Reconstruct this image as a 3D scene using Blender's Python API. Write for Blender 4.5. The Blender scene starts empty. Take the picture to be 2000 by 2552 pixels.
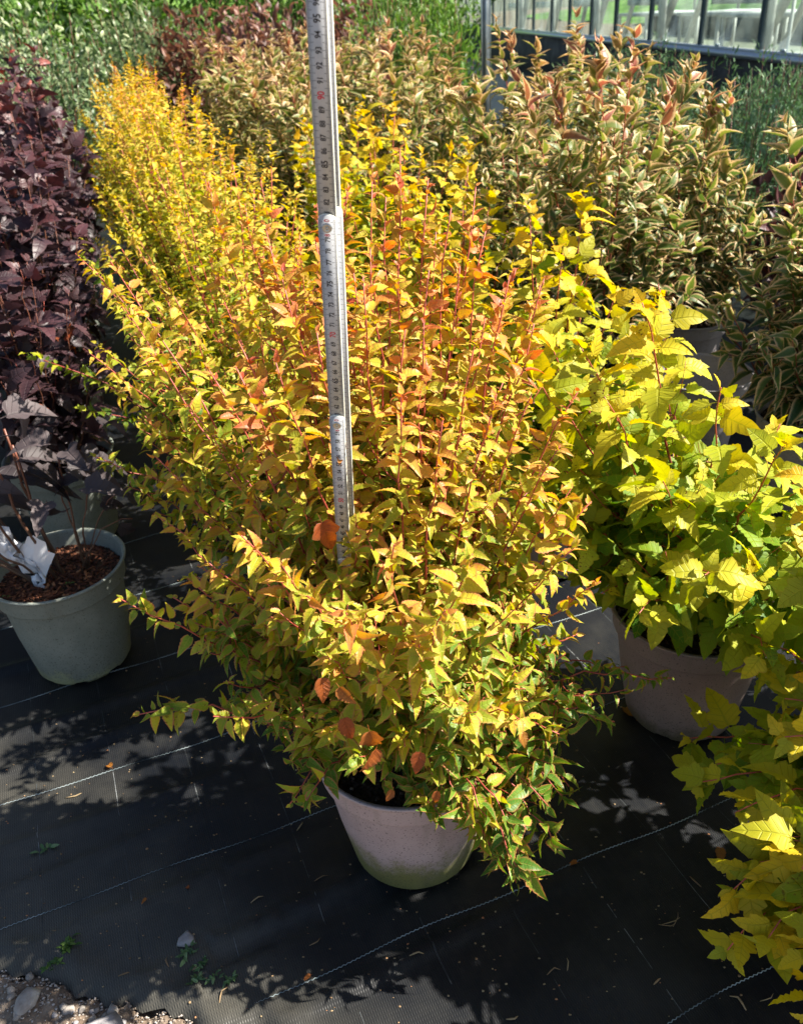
import bpy, math, random
import numpy as np
from mathutils import Matrix, Vector

# ------------------------------------------------------------------ camera, light
sc = bpy.context.scene
C = sc.collection
R = math.radians
CAM_H = 1.14
PITCH, ROLL, FPX = R(30.9), R(-3.8), 2100.0
cr, sr, ct, st = math.cos(ROLL), math.sin(ROLL), math.cos(PITCH), math.sin(PITCH)
right = Vector((cr, sr*st, sr*ct))
down = Vector((sr, -cr*st, -cr*ct))
fwd = Vector((0, ct, -st))
cd = bpy.data.cameras.new('camera'); cam = bpy.data.objects.new('camera', cd); C.objects.link(cam)
m = Matrix.Identity(4)
for i in range(3):
    m[i][0] = right[i]; m[i][1] = -down[i]; m[i][2] = -fwd[i]
m[2][3] = CAM_H
cam.matrix_world = m
cd.sensor_fit = 'HORIZONTAL'; cd.sensor_width = 36.0; cd.lens = 36.0*FPX/2000.0
cd.clip_start = 0.02; cd.clip_end = 400.0
cd.dof.use_dof = True; cd.dof.focus_distance = 1.0; cd.dof.aperture_fstop = 13.0
sc.camera = cam

SUN = Vector((1.0, 0.05, 1.0)).normalized()
w = bpy.data.worlds.new('World'); sc.world = w; w.use_nodes = True
nt = w.node_tree; nt.nodes.clear()
sky = nt.nodes.new('ShaderNodeTexSky'); sky.sky_type = 'NISHITA'; sky.sun_disc = False
sky.sun_elevation = math.asin(SUN.z); sky.sun_rotation = math.atan2(SUN.x, SUN.y)
sky.air_density = 1.0; sky.dust_density = 1.0; sky.ozone_density = 1.0
bg = nt.nodes.new('ShaderNodeBackground'); bg.inputs[1].default_value = 0.056
out = nt.nodes.new('ShaderNodeOutputWorld')
nt.links.new(sky.outputs[0], bg.inputs[0]); nt.links.new(bg.outputs[0], out.inputs[0])
sl = bpy.data.lights.new('sun', 'SUN'); sl.energy = 5.0; sl.angle = R(0.55); sl.color = (1.0, 0.94, 0.84)
so = bpy.data.objects.new('sun', sl); C.objects.link(so)
so.rotation_euler = SUN.to_track_quat('Z', 'Y').to_euler()
sc.view_settings.view_transform = 'Standard'; sc.view_settings.look = 'None'
sc.view_settings.gamma = 1.0; sc.view_settings.exposure = 1.5; sc.view_settings.use_curve_mapping = False
sc.render.engine = 'CYCLES'
sc.cycles.max_bounces = 8; sc.cycles.transparent_max_bounces = 8; sc.cycles.transmission_bounces = 6
sc.cycles.diffuse_bounces = 4

rng = np.random.default_rng(7)

# ------------------------------------------------------------------ helpers
def tag(o, label=None, cat=None, group=None, kind=None):
    if label: o['label'] = label
    if cat: o['category'] = cat
    if group: o['group'] = group
    if kind: o['kind'] = kind
    return o

def empty(name, loc, rz=0.0):
    o = bpy.data.objects.new(name, None); C.objects.link(o)
    o.location = loc; o.rotation_euler = (0, 0, rz); o.empty_display_size = 0.05
    return o

def link(name, me, parent=None):
    o = bpy.data.objects.new(name, me); C.objects.link(o)
    if parent: o.parent = parent
    return o

def mesh(name, V, F, mat=None, uv=None, tint=None, smooth=False, mats=None, fmat=None):
    """V (n,3); F list of faces or (k,3|4) arrays (may be list of arrays)."""
    me = bpy.data.meshes.new(name)
    V = np.asarray(V, np.float32).reshape(-1, 3)
    if isinstance(F, np.ndarray): F = [F]
    if len(F) and not isinstance(F[0], np.ndarray):
        tot = np.array([len(f) for f in F], np.int32)
        idx = np.concatenate([np.asarray(f, np.int32) for f in F])
    else:
        tot = np.concatenate([np.full(len(a), a.shape[1], np.int32) for a in F])
        idx = np.concatenate([a.ravel() for a in F]).astype(np.int32)
    me.vertices.add(len(V)); me.vertices.foreach_set('co', V.ravel())
    me.loops.add(len(idx)); me.loops.foreach_set('vertex_index', idx)
    me.polygons.add(len(tot))
    ls = np.concatenate([[0], np.cumsum(tot)[:-1]]).astype(np.int32)
    me.polygons.foreach_set('loop_start', ls); me.polygons.foreach_set('loop_total', tot)
    if smooth: me.polygons.foreach_set('use_smooth', np.ones(len(tot), bool))
    if fmat is not None: me.polygons.foreach_set('material_index', np.asarray(fmat, np.int32))
    if uv is not None:
        ul = me.uv_layers.new(name='uv'); ul.data.foreach_set('uv', np.asarray(uv, np.float32)[idx].ravel())
    if tint is not None:
        a = me.color_attributes.new('tint', 'FLOAT_COLOR', 'POINT')
        t = np.ones((len(V), 4), np.float32); t[:, :3] = tint
        a.data.foreach_set('color', t.ravel())
    me.update(calc_edges=True)
    for mt in (mats or ([mat] if mat else [])): me.materials.append(mt)
    return me

class MB:
    """collects simple shapes into one mesh"""
    def __init__(s): s.V = []; s.F = []; s.n = 0; s.T = []
    def add(s, V, F, t=(0, 0, 0)):
        V = np.asarray(V, float).reshape(-1, 3)
        s.V.append(V); s.F += [tuple(i+s.n for i in f) for f in F]; s.n += len(V)
        s.T.append(np.tile(np.asarray(t, float), (len(V), 1)))
    def box(s, c, d, M=None, t=(0, 0, 0)):
        x, y, z = d[0]/2, d[1]/2, d[2]/2
        V = np.array([(-x,-y,-z),(x,-y,-z),(x,y,-z),(-x,y,-z),(-x,-y,z),(x,-y,z),(x,y,z),(-x,y,z)])
        if M is not None: V = V @ np.asarray(M).T
        s.add(V+np.asarray(c), [(0,3,2,1),(4,5,6,7),(0,1,5,4),(1,2,6,5),(2,3,7,6),(3,0,4,7)], t)
    def bar(s, a, b, wd, th, up=(0, 0, 1), t=(0, 0, 0)):
        a = np.array(a, float); b = np.array(b, float); d = b-a; L = np.linalg.norm(d); d /= L
        x = np.cross(d, up); x /= np.linalg.norm(x); y = np.cross(x, d)
        s.box((a+b)/2, (wd, L, th), np.stack([x, d, y], 1), t)
    def tube(s, P, r, n=6, t=None, cap=True):
        P = np.asarray(P, float); k = len(P)
        r = np.full(k, r) if np.isscalar(r) else np.asarray(r)
        T = np.gradient(P, axis=0); T /= np.linalg.norm(T, axis=1)[:, None]+1e-9
        ref = np.array([0.3, 0.2, 1.0]) if abs(T[:, 2]).mean() < .8 else np.array([1.0, .2, .1])
        X = np.cross(T, ref); X /= np.linalg.norm(X, axis=1)[:, None]+1e-9; Y = np.cross(T, X)
        a = np.arange(n)*2*np.pi/n
        V = P[:, None]+r[:, None, None]*(np.cos(a)[None, :, None]*X[:, None]+np.sin(a)[None, :, None]*Y[:, None])
        F = [(i*n+j, i*n+(j+1) % n, (i+1)*n+(j+1) % n, (i+1)*n+j) for i in range(k-1) for j in range(n)]
        if cap: F += [tuple(range(n-1, -1, -1)), tuple((k-1)*n+j for j in range(n))]
        s.V.append(V.reshape(-1, 3)); s.F += [tuple(q+s.n for q in f) for f in F]; s.n += k*n
        tt = np.zeros((k*n, 3))
        if t is not None: tt[:, 0] = np.repeat(np.asarray(t)*np.ones(k), n)
        s.T.append(tt)
    def me(s, name, mat, smooth=False, mats=None):
        return mesh(name, np.concatenate(s.V), s.F, mat, tint=np.concatenate(s.T), smooth=smooth, mats=mats)
    def obj(s, name, mat, parent=None, smooth=False):
        return link(name, s.me(name, mat, smooth), parent)

def lathe(prof, n=48, a0=0.0, a1=2*np.pi):
    prof = np.asarray(prof, float); k = len(prof)
    a = np.arange(n)*2*np.pi/n
    V = np.stack([prof[:, 0][:, None]*np.cos(a), prof[:, 0][:, None]*np.sin(a), np.repeat(prof[:, 1][:, None], n, 1)], -1).reshape(-1, 3)
    F = [(i*n+j, i*n+(j+1) % n, (i+1)*n+(j+1) % n, (i+1)*n+j) for i in range(k-1) for j in range(n)]
    return V, F

# ------------------------------------------------------------------ materials
def newmat(name):
    mt = bpy.data.materials.new(name); mt.use_nodes = True
    n = mt.node_tree; n.nodes.clear()
    o = n.nodes.new('ShaderNodeOutputMaterial')
    return mt, n, o
class N:
    def __init__(s, tree): s.t = tree
    def __call__(s, typ, ins=None, **kw):
        nd = s.t.nodes.new('ShaderNode'+typ)
        for k, v in kw.items(): setattr(nd, k, v)
        for k, v in (ins or {}).items():
            if hasattr(v, 'is_output') or isinstance(v, bpy.types.NodeSocket): s.t.links.new(v, nd.inputs[k])
            else: nd.inputs[k].default_value = v
        return nd
    def math(s, op, a, b=0.0, c=0.0, clamp=False):
        nd = s.t.nodes.new('ShaderNodeMath'); nd.operation = op; nd.use_clamp = clamp
        for i, v in enumerate((a, b, c)):
            if isinstance(v, bpy.types.NodeSocket): s.t.links.new(v, nd.inputs[i])
            else: nd.inputs[i].default_value = v
        return nd.outputs[0]
    def mix(s, f, a, b, mode='MIX'):
        nd = s.t.nodes.new('ShaderNodeMix'); nd.data_type = 'RGBA'; nd.blend_type = mode
        for k, v in ((0, f), (6, a), (7, b)):
            if isinstance(v, bpy.types.NodeSocket): s.t.links.new(v, nd.inputs[k])
            else: nd.inputs[k].default_value = (v if k == 0 else (*v, 1.0) if len(v) == 3 else v)
        return nd.outputs[2]
    def ramp(s, f, stops, interp='LINEAR'):
        nd = s.t.nodes.new('ShaderNodeValToRGB'); e = nd.color_ramp.elements; nd.color_ramp.interpolation = interp
        while len(e) > 1: e.remove(e[-1])
        e[0].position = stops[0][0]; e[0].color = (*stops[0][1], 1)
        for p, c in stops[1:]:
            q = e.new(p); q.color = (*c, 1)
        s.t.links.new(f, nd.inputs[0]); return nd.outputs[0]
    def step(s, v, a, b):
        nd = s.t.nodes.new('ShaderNodeMapRange'); nd.interpolation_type = 'SMOOTHSTEP'
        s.t.links.new(v, nd.inputs[0]); nd.inputs[1].default_value = a; nd.inputs[2].default_value = b
        return nd.outputs[0]

def leaf_mat(name, stops, edge=None, estr=0.0, vein=(0.2, .25, .02), vstr=0.3, trans=0.45, rough=0.5, spot=(0.12, .035, .01), spots=0.3, spec=0.4, e0=0.6, glow=1.0):
    mt, t, o = newmat(name); n = N(t)
    at = n('Attribute', attribute_name='tint'); sep = n('SeparateColor', {0: at.outputs['Color']})
    T, RN, SP = sep.outputs[0], sep.outputs[1], sep.outputs[2]
    uv = n('UVMap', uv_map='uv'); su = n('SeparateXYZ', {0: uv.outputs[0]})
    E_, B_ = su.outputs[0], su.outputs[1]
    geo = n('TexCoord')
    ns = n('TexNoise', {'Vector': geo.outputs['Object'], 'Scale': 60.0, 'Detail': 3.0})
    oi = n('ObjectInfo')
    tt = n.math('ADD', T, n.math('MULTIPLY', n.math('SUBTRACT', ns.outputs[0], .5), .35))
    tt = n.math('ADD', tt, n.math('MULTIPLY', n.math('SUBTRACT', RN, .5), .36), clamp=True)
    col = n.ramp(tt, stops)
    # value jitter between leaves
    hsv = n('HueSaturation', {'Color': col, 'Value': n.math('ADD', .82, n.math('MULTIPLY', RN, .36))}); col = hsv.outputs[0]
    fr = n.math('FRACT', n.math('MULTIPLY', B_, .5)); dv = n.math('ABSOLUTE', n.math('SUBTRACT', fr, .5))
    vm = n.math('SUBTRACT', 1.0, n.step(dv, 0.0, .09))
    mid = n.math('SUBTRACT', 1.0, n.step(E_, 0.02, .12))
    vm = n.math('MAXIMUM', vm, mid)
    col = n.mix(n.math('MULTIPLY', vm, vstr), col, vein)
    if edge:
        em = n.step(n.math('ADD', E_, n.math('MULTIPLY', n.math('SUBTRACT', ns.outputs[0], .5), .5)), e0, 1.0)
        em = n.math('MULTIPLY', em, n.math('MULTIPLY', estr, n.math('ADD', .35, n.math('MULTIPLY', RN, .9))), clamp=True)
        col = n.mix(em, col, edge)
    n2 = n('TexNoise', {'Vector': geo.outputs['Object'], 'Scale': 230.0, 'Detail': 2.0})
    sm = n.math('MULTIPLY', n.step(n2.outputs[0], .60, .68), n.math('MULTIPLY', spots, SP))
    col = n.mix(sm, col, spot)
    bh = n.math('MULTIPLY', n.math('SUBTRACT', 1.0, vm), 1.0)
    bmp = n('Bump', {'Height': bh, 'Strength': 0.5, 'Distance': 0.0015})
    pb = n('BsdfPrincipled', {'Base Color': col, 'Roughness': rough, 'Specular IOR Level': spec, 'Normal': bmp.outputs[0]})
    tc = n('HueSaturation', {'Color': col, 'Saturation': 1.12, 'Value': glow})
    tr = n('BsdfTranslucent', {'Color': tc.outputs[0]})
    mx = n('MixShader', {0: trans, 1: pb.outputs[0], 2: tr.outputs[0]})
    t.links.new(mx.outputs[0], o.inputs[0]); return mt

def plain(name, col, rough=0.6, spec=0.5, metal=0.0, noise=None, bump=0.0, bscale=200.0, dist=0.001, cols=None, nscale=8.0, cr_=(.35, .65)):
    mt, t, o = newmat(name); n = N(t); tc = n('TexCoord')
    if cols:
        ns = n('TexNoise', {'Vector': tc.outputs['Object'], 'Scale': nscale, 'Detail': 6.0, 'Roughness': .65})
        k = len(cols); c = n.ramp(ns.outputs[0], [(cr_[0]+(cr_[1]-cr_[0])*i/(k-1), q) for i, q in enumerate(cols)])
    else:
        rg = n('RGB'); rg.outputs[0].default_value = (*col, 1); c = rg.outputs[0]
    p = n('BsdfPrincipled', {'Base Color': c, 'Roughness': rough, 'Specular IOR Level': spec, 'Metallic': metal})
    if bump:
        nb = n('TexNoise', {'Vector': tc.outputs['Object'], 'Scale': bscale, 'Detail': 4.0})
        b = n('Bump', {'Height': nb.outputs[0], 'Strength': bump, 'Distance': dist}); t.links.new(b.outputs[0], p.inputs['Normal'])
    t.links.new(p.outputs[0], o.inputs[0]); return mt

M = {}
M['amber'] = leaf_mat('amber_leaf', [(0.0, (.09, .22, .02)), (.22, (.26, .38, .03)), (.42, (.50, .50, .035)), (.64, (.64, .48, .05)), (.82, (.66, .28, .06)), (1.0, (.55, .10, .05))],
                     edge=(.68, .24, .11), estr=.85, vein=(.60, .50, .12), vstr=.3, trans=.42, rough=.42, spots=.7, e0=.62, spec=.28)
M['gold'] = leaf_mat('golden_leaf', [(0.0, (.10, .20, .018)), (.25, (.38, .44, .03)), (.5, (.68, .56, .05)), (.8, (.74, .46, .07)), (1.0, (.55, .18, .05))],
                     edge=(.55, .22, .06), estr=.4, vein=(.55, .45, .1), vstr=.2, trans=.48, rough=.42, spots=.2, e0=.75, spec=.28)
M['yellow'] = leaf_mat('yellow_leaf', [(0.0, (.08, .21, .015)), (.25, (.24, .38, .02)), (.45, (.46, .50, .03)), (.7, (.68, .56, .03)), (1.0, (.74, .45, .02))],
                     edge=(.50, .24, .03), estr=.35, vein=(.40, .40, .03), vstr=.45, trans=.44, rough=.48, spots=1.4, e0=.86, spec=.28)
M['purple'] = leaf_mat('purple_leaf', [(0.0, (.032, .024, .027)), (.5, (.052, .025, .030)), (.85, (.085, .026, .028)), (1.0, (.26, .05, .03))],
                     edge=(.12, .05, .05), estr=.3, vein=(.03, .012, .018), vstr=.5, trans=.18, rough=.45, spots=.2, spec=.4)
M['weigela'] = leaf_mat('weigela_leaf', [(0.0, (.045, .10, .03)), (.4, (.13, .20, .04)), (.7, (.23, .26, .05)), (.86, (.30, .20, .07)), (1.0, (.36, .12, .08))],
                     edge=(.90, .62, .34), estr=1.25, vein=(.10, .14, .03), vstr=.3, trans=.36, rough=.45, spots=.3, e0=.5)
M['dead'] = leaf_mat('dead_grey_leaf', [(0.0, (.035, .028, .032)), (1.0, (.085, .065, .066))], vein=(.06, .05, .05), vstr=.5, trans=.12, rough=.6, spots=.6)
M['rust'] = leaf_mat('rust_leaf', [(0.0, (.50, .26, .04)), (.5, (.48, .14, .03)), (1.0, (.36, .07, .02))], vein=(.3, .08, .02), vstr=.4, trans=.4, rough=.5, spots=1.4, spot=(.06, .018, .01), edge=(.20, .07, .02), estr=.8)
M['silver'] = leaf_mat('silvery_leaf', [(0.0, (.035, .08, .03)), (.6, (.11, .18, .07)), (1.0, (.34, .38, .20))], vstr=.1, trans=.25, rough=.35, spots=0)
M['redbrown'] = leaf_mat('red_brown_leaf', [(0.0, (.06, .03, .025)), (.6, (.15, .065, .05)), (1.0, (.28, .13, .08))], vstr=.1, trans=.3, rough=.4, spots=0)
M['green'] = leaf_mat('green_leaf', [(0.0, (.03, .08, .015)), (.6, (.08, .17, .03)), (1.0, (.18, .29, .06))], vstr=.1, trans=.4, rough=.4, spots=0)
M['olive'] = leaf_mat('dark_green_leaf', [(0.0, (.04, .09, .035)), (.6, (.09, .18, .06)), (1.0, (.20, .30, .14))], vstr=.1, trans=.25, rough=.38, spots=0)

def stem_mat():
    mt, t, o = newmat('stem_bark'); n = N(t)
    at = n('Attribute', attribute_name='tint'); sep = n('SeparateColor', {0: at.outputs['Color']})
    tc = n('TexCoord'); ns = n('TexNoise', {'Vector': tc.outputs['Object'], 'Scale': 150.0, 'Detail': 3.0})
    f = n.math('ADD', sep.outputs[0], n.math('MULTIPLY', n.math('SUBTRACT', ns.outputs[0], .5), .3), clamp=True)
    c = n.ramp(f, [(0.0, (.10, .065, .04)), (.4, (.17, .06, .035)), (.7, (.30, .045, .03)), (1.0, (.48, .10, .07))])
    b = n('Bump', {'Height': ns.outputs[0], 'Strength': .4, 'Distance': .0008})
    p = n('BsdfPrincipled', {'Base Color': c, 'Roughness': .45, 'Normal': b.outputs[0]})
    t.links.new(p.outputs[0], o.inputs[0]); return mt
M['stem'] = stem_mat()

def pot_mat(name, base, light, algae, h0, h1):
    mt, t, o = newmat(name); n = N(t); tc = n('TexCoord')
    sx = n('SeparateXYZ', {0: tc.outputs['Object']})
    ns = n('TexNoise', {'Vector': tc.outputs['Object'], 'Scale': 14.0, 'Detail': 6.0, 'Roughness': .7})
    n2 = n('TexNoise', {'Vector': tc.outputs['Object'], 'Scale': 260.0, 'Detail': 3.0, 'Roughness': .8})
    n3 = n('TexNoise', {'Vector': tc.outputs['Object'], 'Scale': 420.0, 'Detail': 1.0})
    c = n.mix(n.step(ns.outputs[0], .3, .7), base, light)
    hz = n.math('ADD', sx.outputs[2], n.math('MULTIPLY', n.math('SUBTRACT', ns.outputs[0], .5), .16))
    hz = n.math('ADD', hz, n.math('MULTIPLY', n.math('SUBTRACT', n2.outputs[0], .5), .09))
    am = n.math('SUBTRACT', 1.0, n.step(hz, h0, h1))
    c = n.mix(n.math('MULTIPLY', am, .85), c, algae)
    # dark specks, denser downwards
    dens = n.math('ADD', .735, n.math('MULTIPLY', sx.outputs[2], -.16))
    sp = n.step(n.math('SUBTRACT', n3.outputs[0], n.math('SUBTRACT', 1.36, dens)), 0.0, .03)
    c = n.mix(n.math('MULTIPLY', sp, .8), c, (.05, .045, .035))
    splash = n.math('MULTIPLY', n.step(n2.outputs[0], .56, .72), n.math('SUBTRACT', 1.0, n.step(sx.outputs[2], .0, .16)))
    c = n.mix(n.math('MULTIPLY', splash, .55), c, (.13, .105, .075))
    m4 = n('Mapping', {'Vector': tc.outputs['Object'], 'Scale': (30.0, 30.0, 3.0)}); n4 = n('TexNoise', {'Vector': m4.outputs[0], 'Scale': 1.5, 'Detail': 4.0})
    c = n.mix(n.math('MULTIPLY', n.step(n4.outputs[0], .52, .72), .28), c, (.20, .18, .13))
    b = n('Bump', {'Height': n2.outputs[0], 'Strength': .15, 'Distance': .001})
    p = n('BsdfPrincipled', {'Base Color': c, 'Roughness': .5, 'Specular IOR Level': .4, 'Normal': b.outputs[0]})
    t.links.new(p.outputs[0], o.inputs[0]); return mt
M['pot_mauve'] = pot_mat('mauve_plastic', (.44, .34, .34), (.52, .42, .42), (.17, .19, .03), .045, .105)
M['pot_taupe'] = pot_mat('taupe_plastic', (.27, .20, .18), (.33, .25, .22), (.12, .10, .05), .0, .05)
M['pot_green'] = pot_mat('grey_green_plastic', (.20, .225, .195), (.27, .29, .25), (.42, .42, .22), .0, .05)
M['pot_grey'] = pot_mat('warm_grey_plastic', (.30, .28, .29), (.36, .33, .33), (.2, .2, .15), -.05, .0)
M['soil'] = plain('compost', (.03, .02, .015), .95, .2, cols=[(.012, .008, .005), (.04, .026, .016), (.09, .06, .04)], nscale=120.0, bump=1.0, bscale=250.0, dist=.004)
M['moss'] = plain('moss', (.03, .05, .01), .9, .2, cols=[(.015, .03, .006), (.05, .08, .015)], nscale=90)
def chip_mat(name, cols):
    mt, t, o = newmat(name); n = N(t)
    at = n('Attribute', attribute_name='tint'); sep = n('SeparateColor', {0: at.outputs['Color']})
    c = n.ramp(sep.outputs[0], cols)
    p = n('BsdfPrincipled', {'Base Color': c, 'Roughness': .75, 'Specular IOR Level': .3})
    t.links.new(p.outputs[0], o.inputs[0]); return mt
M['bark'] = chip_mat('bark_chips', [(0.0, (.05, .018, .01)), (.5, (.13, .045, .022)), (.85, (.24, .09, .04)), (1.0, (.40, .19, .09))])
M['crumbs'] = chip_mat('compost_crumbs', [(0.0, (.02, .013, .008)), (.6, (.07, .045, .03)), (.9, (.16, .12, .09)), (1.0, (.5, .46, .40))])
M['litter'] = chip_mat('dry_litter', [(0.0, (.10, .06, .03)), (.4, (.26, .17, .09)), (.7, (.35, .27, .15)), (1.0, (.42, .17, .07))])
M['stone'] = plain('limestone', (.4, .37, .33), .85, .3, cols=[(.24, .20, .17), (.36, .32, .28), (.50, .46, .41)], nscale=30, bump=.6, bscale=160, dist=.002)
M['stone2'] = plain('grey_stone', (.3, .3, .3), .8, .35, cols=[(.20, .19, .20), (.33, .31, .31), (.42, .40, .40)], nscale=25, bump=.5, bscale=150, dist=.002)

def mat_mat():
    mt, t, o = newmat('woven_ground_cover'); n = N(t); tc = n('TexCoord')
    mp = n('Mapping', {'Vector': tc.outputs['Object'], 'Rotation': (0, 0, -R(21))})
    sx = n('SeparateXYZ', {0: mp.outputs[0]})
    # fine weave: ribs along one direction, tighter across it
    wx = n.math('SINE', n.math('MULTIPLY', sx.outputs[0], 2*math.pi/.0034))
    wy = n.math('SINE', n.math('MULTIPLY', sx.outputs[1], 2*math.pi/.0060))
    wv = n.math('MULTIPLY', wx, wy)
    wv = n.math('ADD', n.math('MULTIPLY', wx, .5), n.math('MULTIPLY', wv, .5))
    wa = n.math('ADD', .5, n.math('MULTIPLY', wv, .5))
    ns = n('TexNoise', {'Vector': tc.outputs['Object'], 'Scale': 5.0, 'Detail': 7.0, 'Roughness': .65})
    m2 = n('Mapping', {'Vector': mp.outputs[0], 'Scale': (40.0, 4.0, 1.0)})
    st_ = n('TexNoise', {'Vector': m2.outputs[0], 'Scale': 3.0, 'Detail': 5.0, 'Roughness': .6})
    n3 = n('TexNoise', {'Vector': tc.outputs['Object'], 'Scale': 300.0, 'Detail': 2.0})
    dust = n.math('MULTIPLY', n.step(ns.outputs[0], .38, .72), .8)
    dust = n.math('ADD', dust, n.math('MULTIPLY', n.math('SUBTRACT', st_.outputs[0], .45), .6), clamp=True)
    # the trodden edge of the sheet (near the gravel) is dustier
    so_ = n('SeparateXYZ', {0: tc.outputs['Object']})
    edge_d = n.math('ADD', n.math('MULTIPLY', so_.outputs[0], -.9), n.math('MULTIPLY', so_.outputs[1], -1.0))
    ed = n.step(n.math('ADD', edge_d, n.math('MULTIPLY', n.math('SUBTRACT', ns.outputs[0], .5), .5)), -.70, -.25)
    dust2 = n.math('MULTIPLY', ed, n.math('ADD', .35, n.math('MULTIPLY', ns.outputs[0], .6)))
    dd = n.math('MAXIMUM', n.math('MULTIPLY', dust, .16), n.math('MULTIPLY', dust2, .65), clamp=True)
    dd = n.math('MULTIPLY', dd, n.math('ADD', .45, n.math('MULTIPLY', wa, .75)))
    dd = n.math('MULTIPLY', dd, n.math('ADD', .7, n.math('MULTIPLY', n3.outputs[0], .6)), clamp=True)
    blk = n.mix(wa, (.0020, .0026, .0040), (.006, .0078, .0115))
    c = n.mix(dd, blk, (.16, .15, .12))
    b = n('Bump', {'Height': wa, 'Strength': .55, 'Distance': .0007})
    p = n('BsdfPrincipled', {'Base Color': c, 'Roughness': .45, 'Specular IOR Level': .32, 'Normal': b.outputs[0]})
    t.links.new(p.outputs[0], o.inputs[0]); return mt
M['mat'] = mat_mat()
M['thread'] = plain('pale_thread', (.30, .38, .40), .6, .3, cols=[(.03, .04, .045), (.22, .27, .28), (.42, .48, .48)], nscale=9, cr_=(.36, .6))
M['thread_dim'] = plain('worn_thread', (.20, .21, .22), .6, .3, cols=[(.015, .018, .02), (.08, .088, .09), (.30, .31, .31)], nscale=10, cr_=(.42, .66))
M['earth'] = plain('sandy_earth', (.22, .17, .13), .95, .2, cols=[(.10, .07, .05), (.20, .15, .11), (.32, .26, .20)], nscale=18, bump=1.0, bscale=120, dist=.006)

# ------------------------------------------------------------------ ground, ground cover sheet
def wrinkle(x, y):
    """height of the loosely laid sheet"""
    a = R(21); u = x*math.cos(a)+y*math.sin(a); v = -x*math.sin(a)+y*math.cos(a)
    x = np.asarray(x); h = 0.0*u
    for (v0, du, amp, wdt, uc, us) in ((.80, .06, .0075, .013, .12, .30), (.765, -.02, -.004, .02, .10, .3), (.655, .05, .006, .014, .20, .28),
                                       (.735, .10, .005, .012, -.10, .25), (.905, .03, .0045, .018, -.10, .28), (1.02, .05, .005, .014, -.25, .3),
                                       (1.10, .0, .005, .016, -.3, .4), (1.28, .04, .006, .015, -.3, .35), (1.38, .02, .005, .02, -.1, .5), (1.58, .03, .006, .02, -.3, .6)):
        vv = v-v0-du*(u-uc)
        h = h+1.7*amp*np.exp(-(vv/(wdt*.6))**2)*np.exp(-((u-uc)/us)**2)
    h = h+.0016*np.sin(u*9+v*31)+.0012*np.sin(u*17-v*23+1.3)
    return h
EDGE = np.array([(-2.5, .83), (-1.2, .78), (-.8, .735), (-.612, .714), (-.583, .711), (-.548, .704), (-.517, .688), (-.491, .677), (-.468, .67), (-.446, .66), (-.411, .655), (-.386, .646),
                 (-.363, .643), (-.34, .637), (-.323, .622), (-.305, .600), (-.285, .588), (-.263, .596), (-.235, .604), (-.21, .594), (-.19, .575), (-.15, .56), (-.05, .53), (.1, .50), (.5, .42), (1.2, .25), (3.2, .0)])
def edge_y(x): return np.interp(x, EDGE[:, 0], EDGE[:, 1])+.0035*np.sin(np.asarray(x)*130)+.002*np.sin(np.asarray(x)*310+1)

# earth under and in front of the sheet
gx = np.concatenate([np.array([-60, -20, -8, -4, -2.2, -1.4]), np.arange(-1.0, .62, .010), np.array([.8, 1.2, 2, 4, 8, 20, 60])])
gy = np.concatenate([np.array([-60, -20, -6, -2, -.8, 0, .3]), np.arange(.42, .80, .010), np.array([.86, 1.0, 1.5, 2.5, 4, 8, 16, 30, 60, 120])])
X, Y = np.meshgrid(gx, gy)
def earth_h(x, y):
    return -.012+.006*np.sin(x*41+y*13)*np.sin(y*37-x*9)+.004*np.sin(x*97+2)*np.cos(y*83)
fine = (np.abs(X) < 1.05) & (Y > .35) & (Y < .82)
front = np.clip((edge_y(X)-Y)/.03, -1, 1)
Z = np.where(fine, earth_h(X, Y)+rng.normal(0, .0012, X.shape)-.010*(front < 0), -.022)
nx = len(gx); idx = np.arange(X.size).reshape(X.shape)
Q = np.stack([idx[:-1, :-1], idx[:-1, 1:], idx[1:, 1:], idx[1:, :-1]], -1).reshape(-1, 4)
ground = link('ground', mesh('ground', np.stack([X, Y, Z], -1).reshape(-1, 3), Q, M['earth'], smooth=True)); tag(ground, kind='structure', label='sandy stony earth below and in front of the black sheet')

# woven sheet
sx_ = np.concatenate([np.linspace(-9, -1.3, 14), np.arange(-1.2, 1.3, .011), np.linspace(1.35, 9, 14)])
tt_ = np.concatenate([np.arange(0, 1.9, .011), np.linspace(1.95, 4, 22), np.linspace(4.5, 26, 20)])
SX, TT = np.meshgrid(sx_, tt_)
fade = np.clip(1-TT/1.6, 0, 1)
SY = edge_y(SX)*fade+.60*(1-fade)+TT
near = (np.abs(SX) < 1.25) & (SY < 2.7)
SZ = np.where(near, wrinkle(SX, SY), 0.0)
SZ = SZ-.014*np.exp(-(TT/.012)**1.0)+.005*np.exp(-((TT-.03)/.018)**2)*(1+.5*np.sin(SX*60))
idx = np.arange(SX.size).reshape(SX.shape)
Q = np.stack([idx[:-1, :-1], idx[:-1, 1:], idx[1:, 1:], idx[1:, :-1]], -1).reshape(-1, 4)
sheet = link('ground_cover', mesh('ground_cover', np.stack([SX, SY, SZ], -1).reshape(-1, 3), Q, M['mat'], smooth=True))
tag(sheet, kind='structure', label='black woven ground cover sheet with stitched grid lines')
a = R(21); gn = np.array([math.cos(a), math.sin(a)]); gm = np.array([-math.sin(a), math.cos(a)])
def on_sheet(x, y, dz=.0008): return np.stack([x, y, wrinkle(x, y)+dz], -1)
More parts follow.
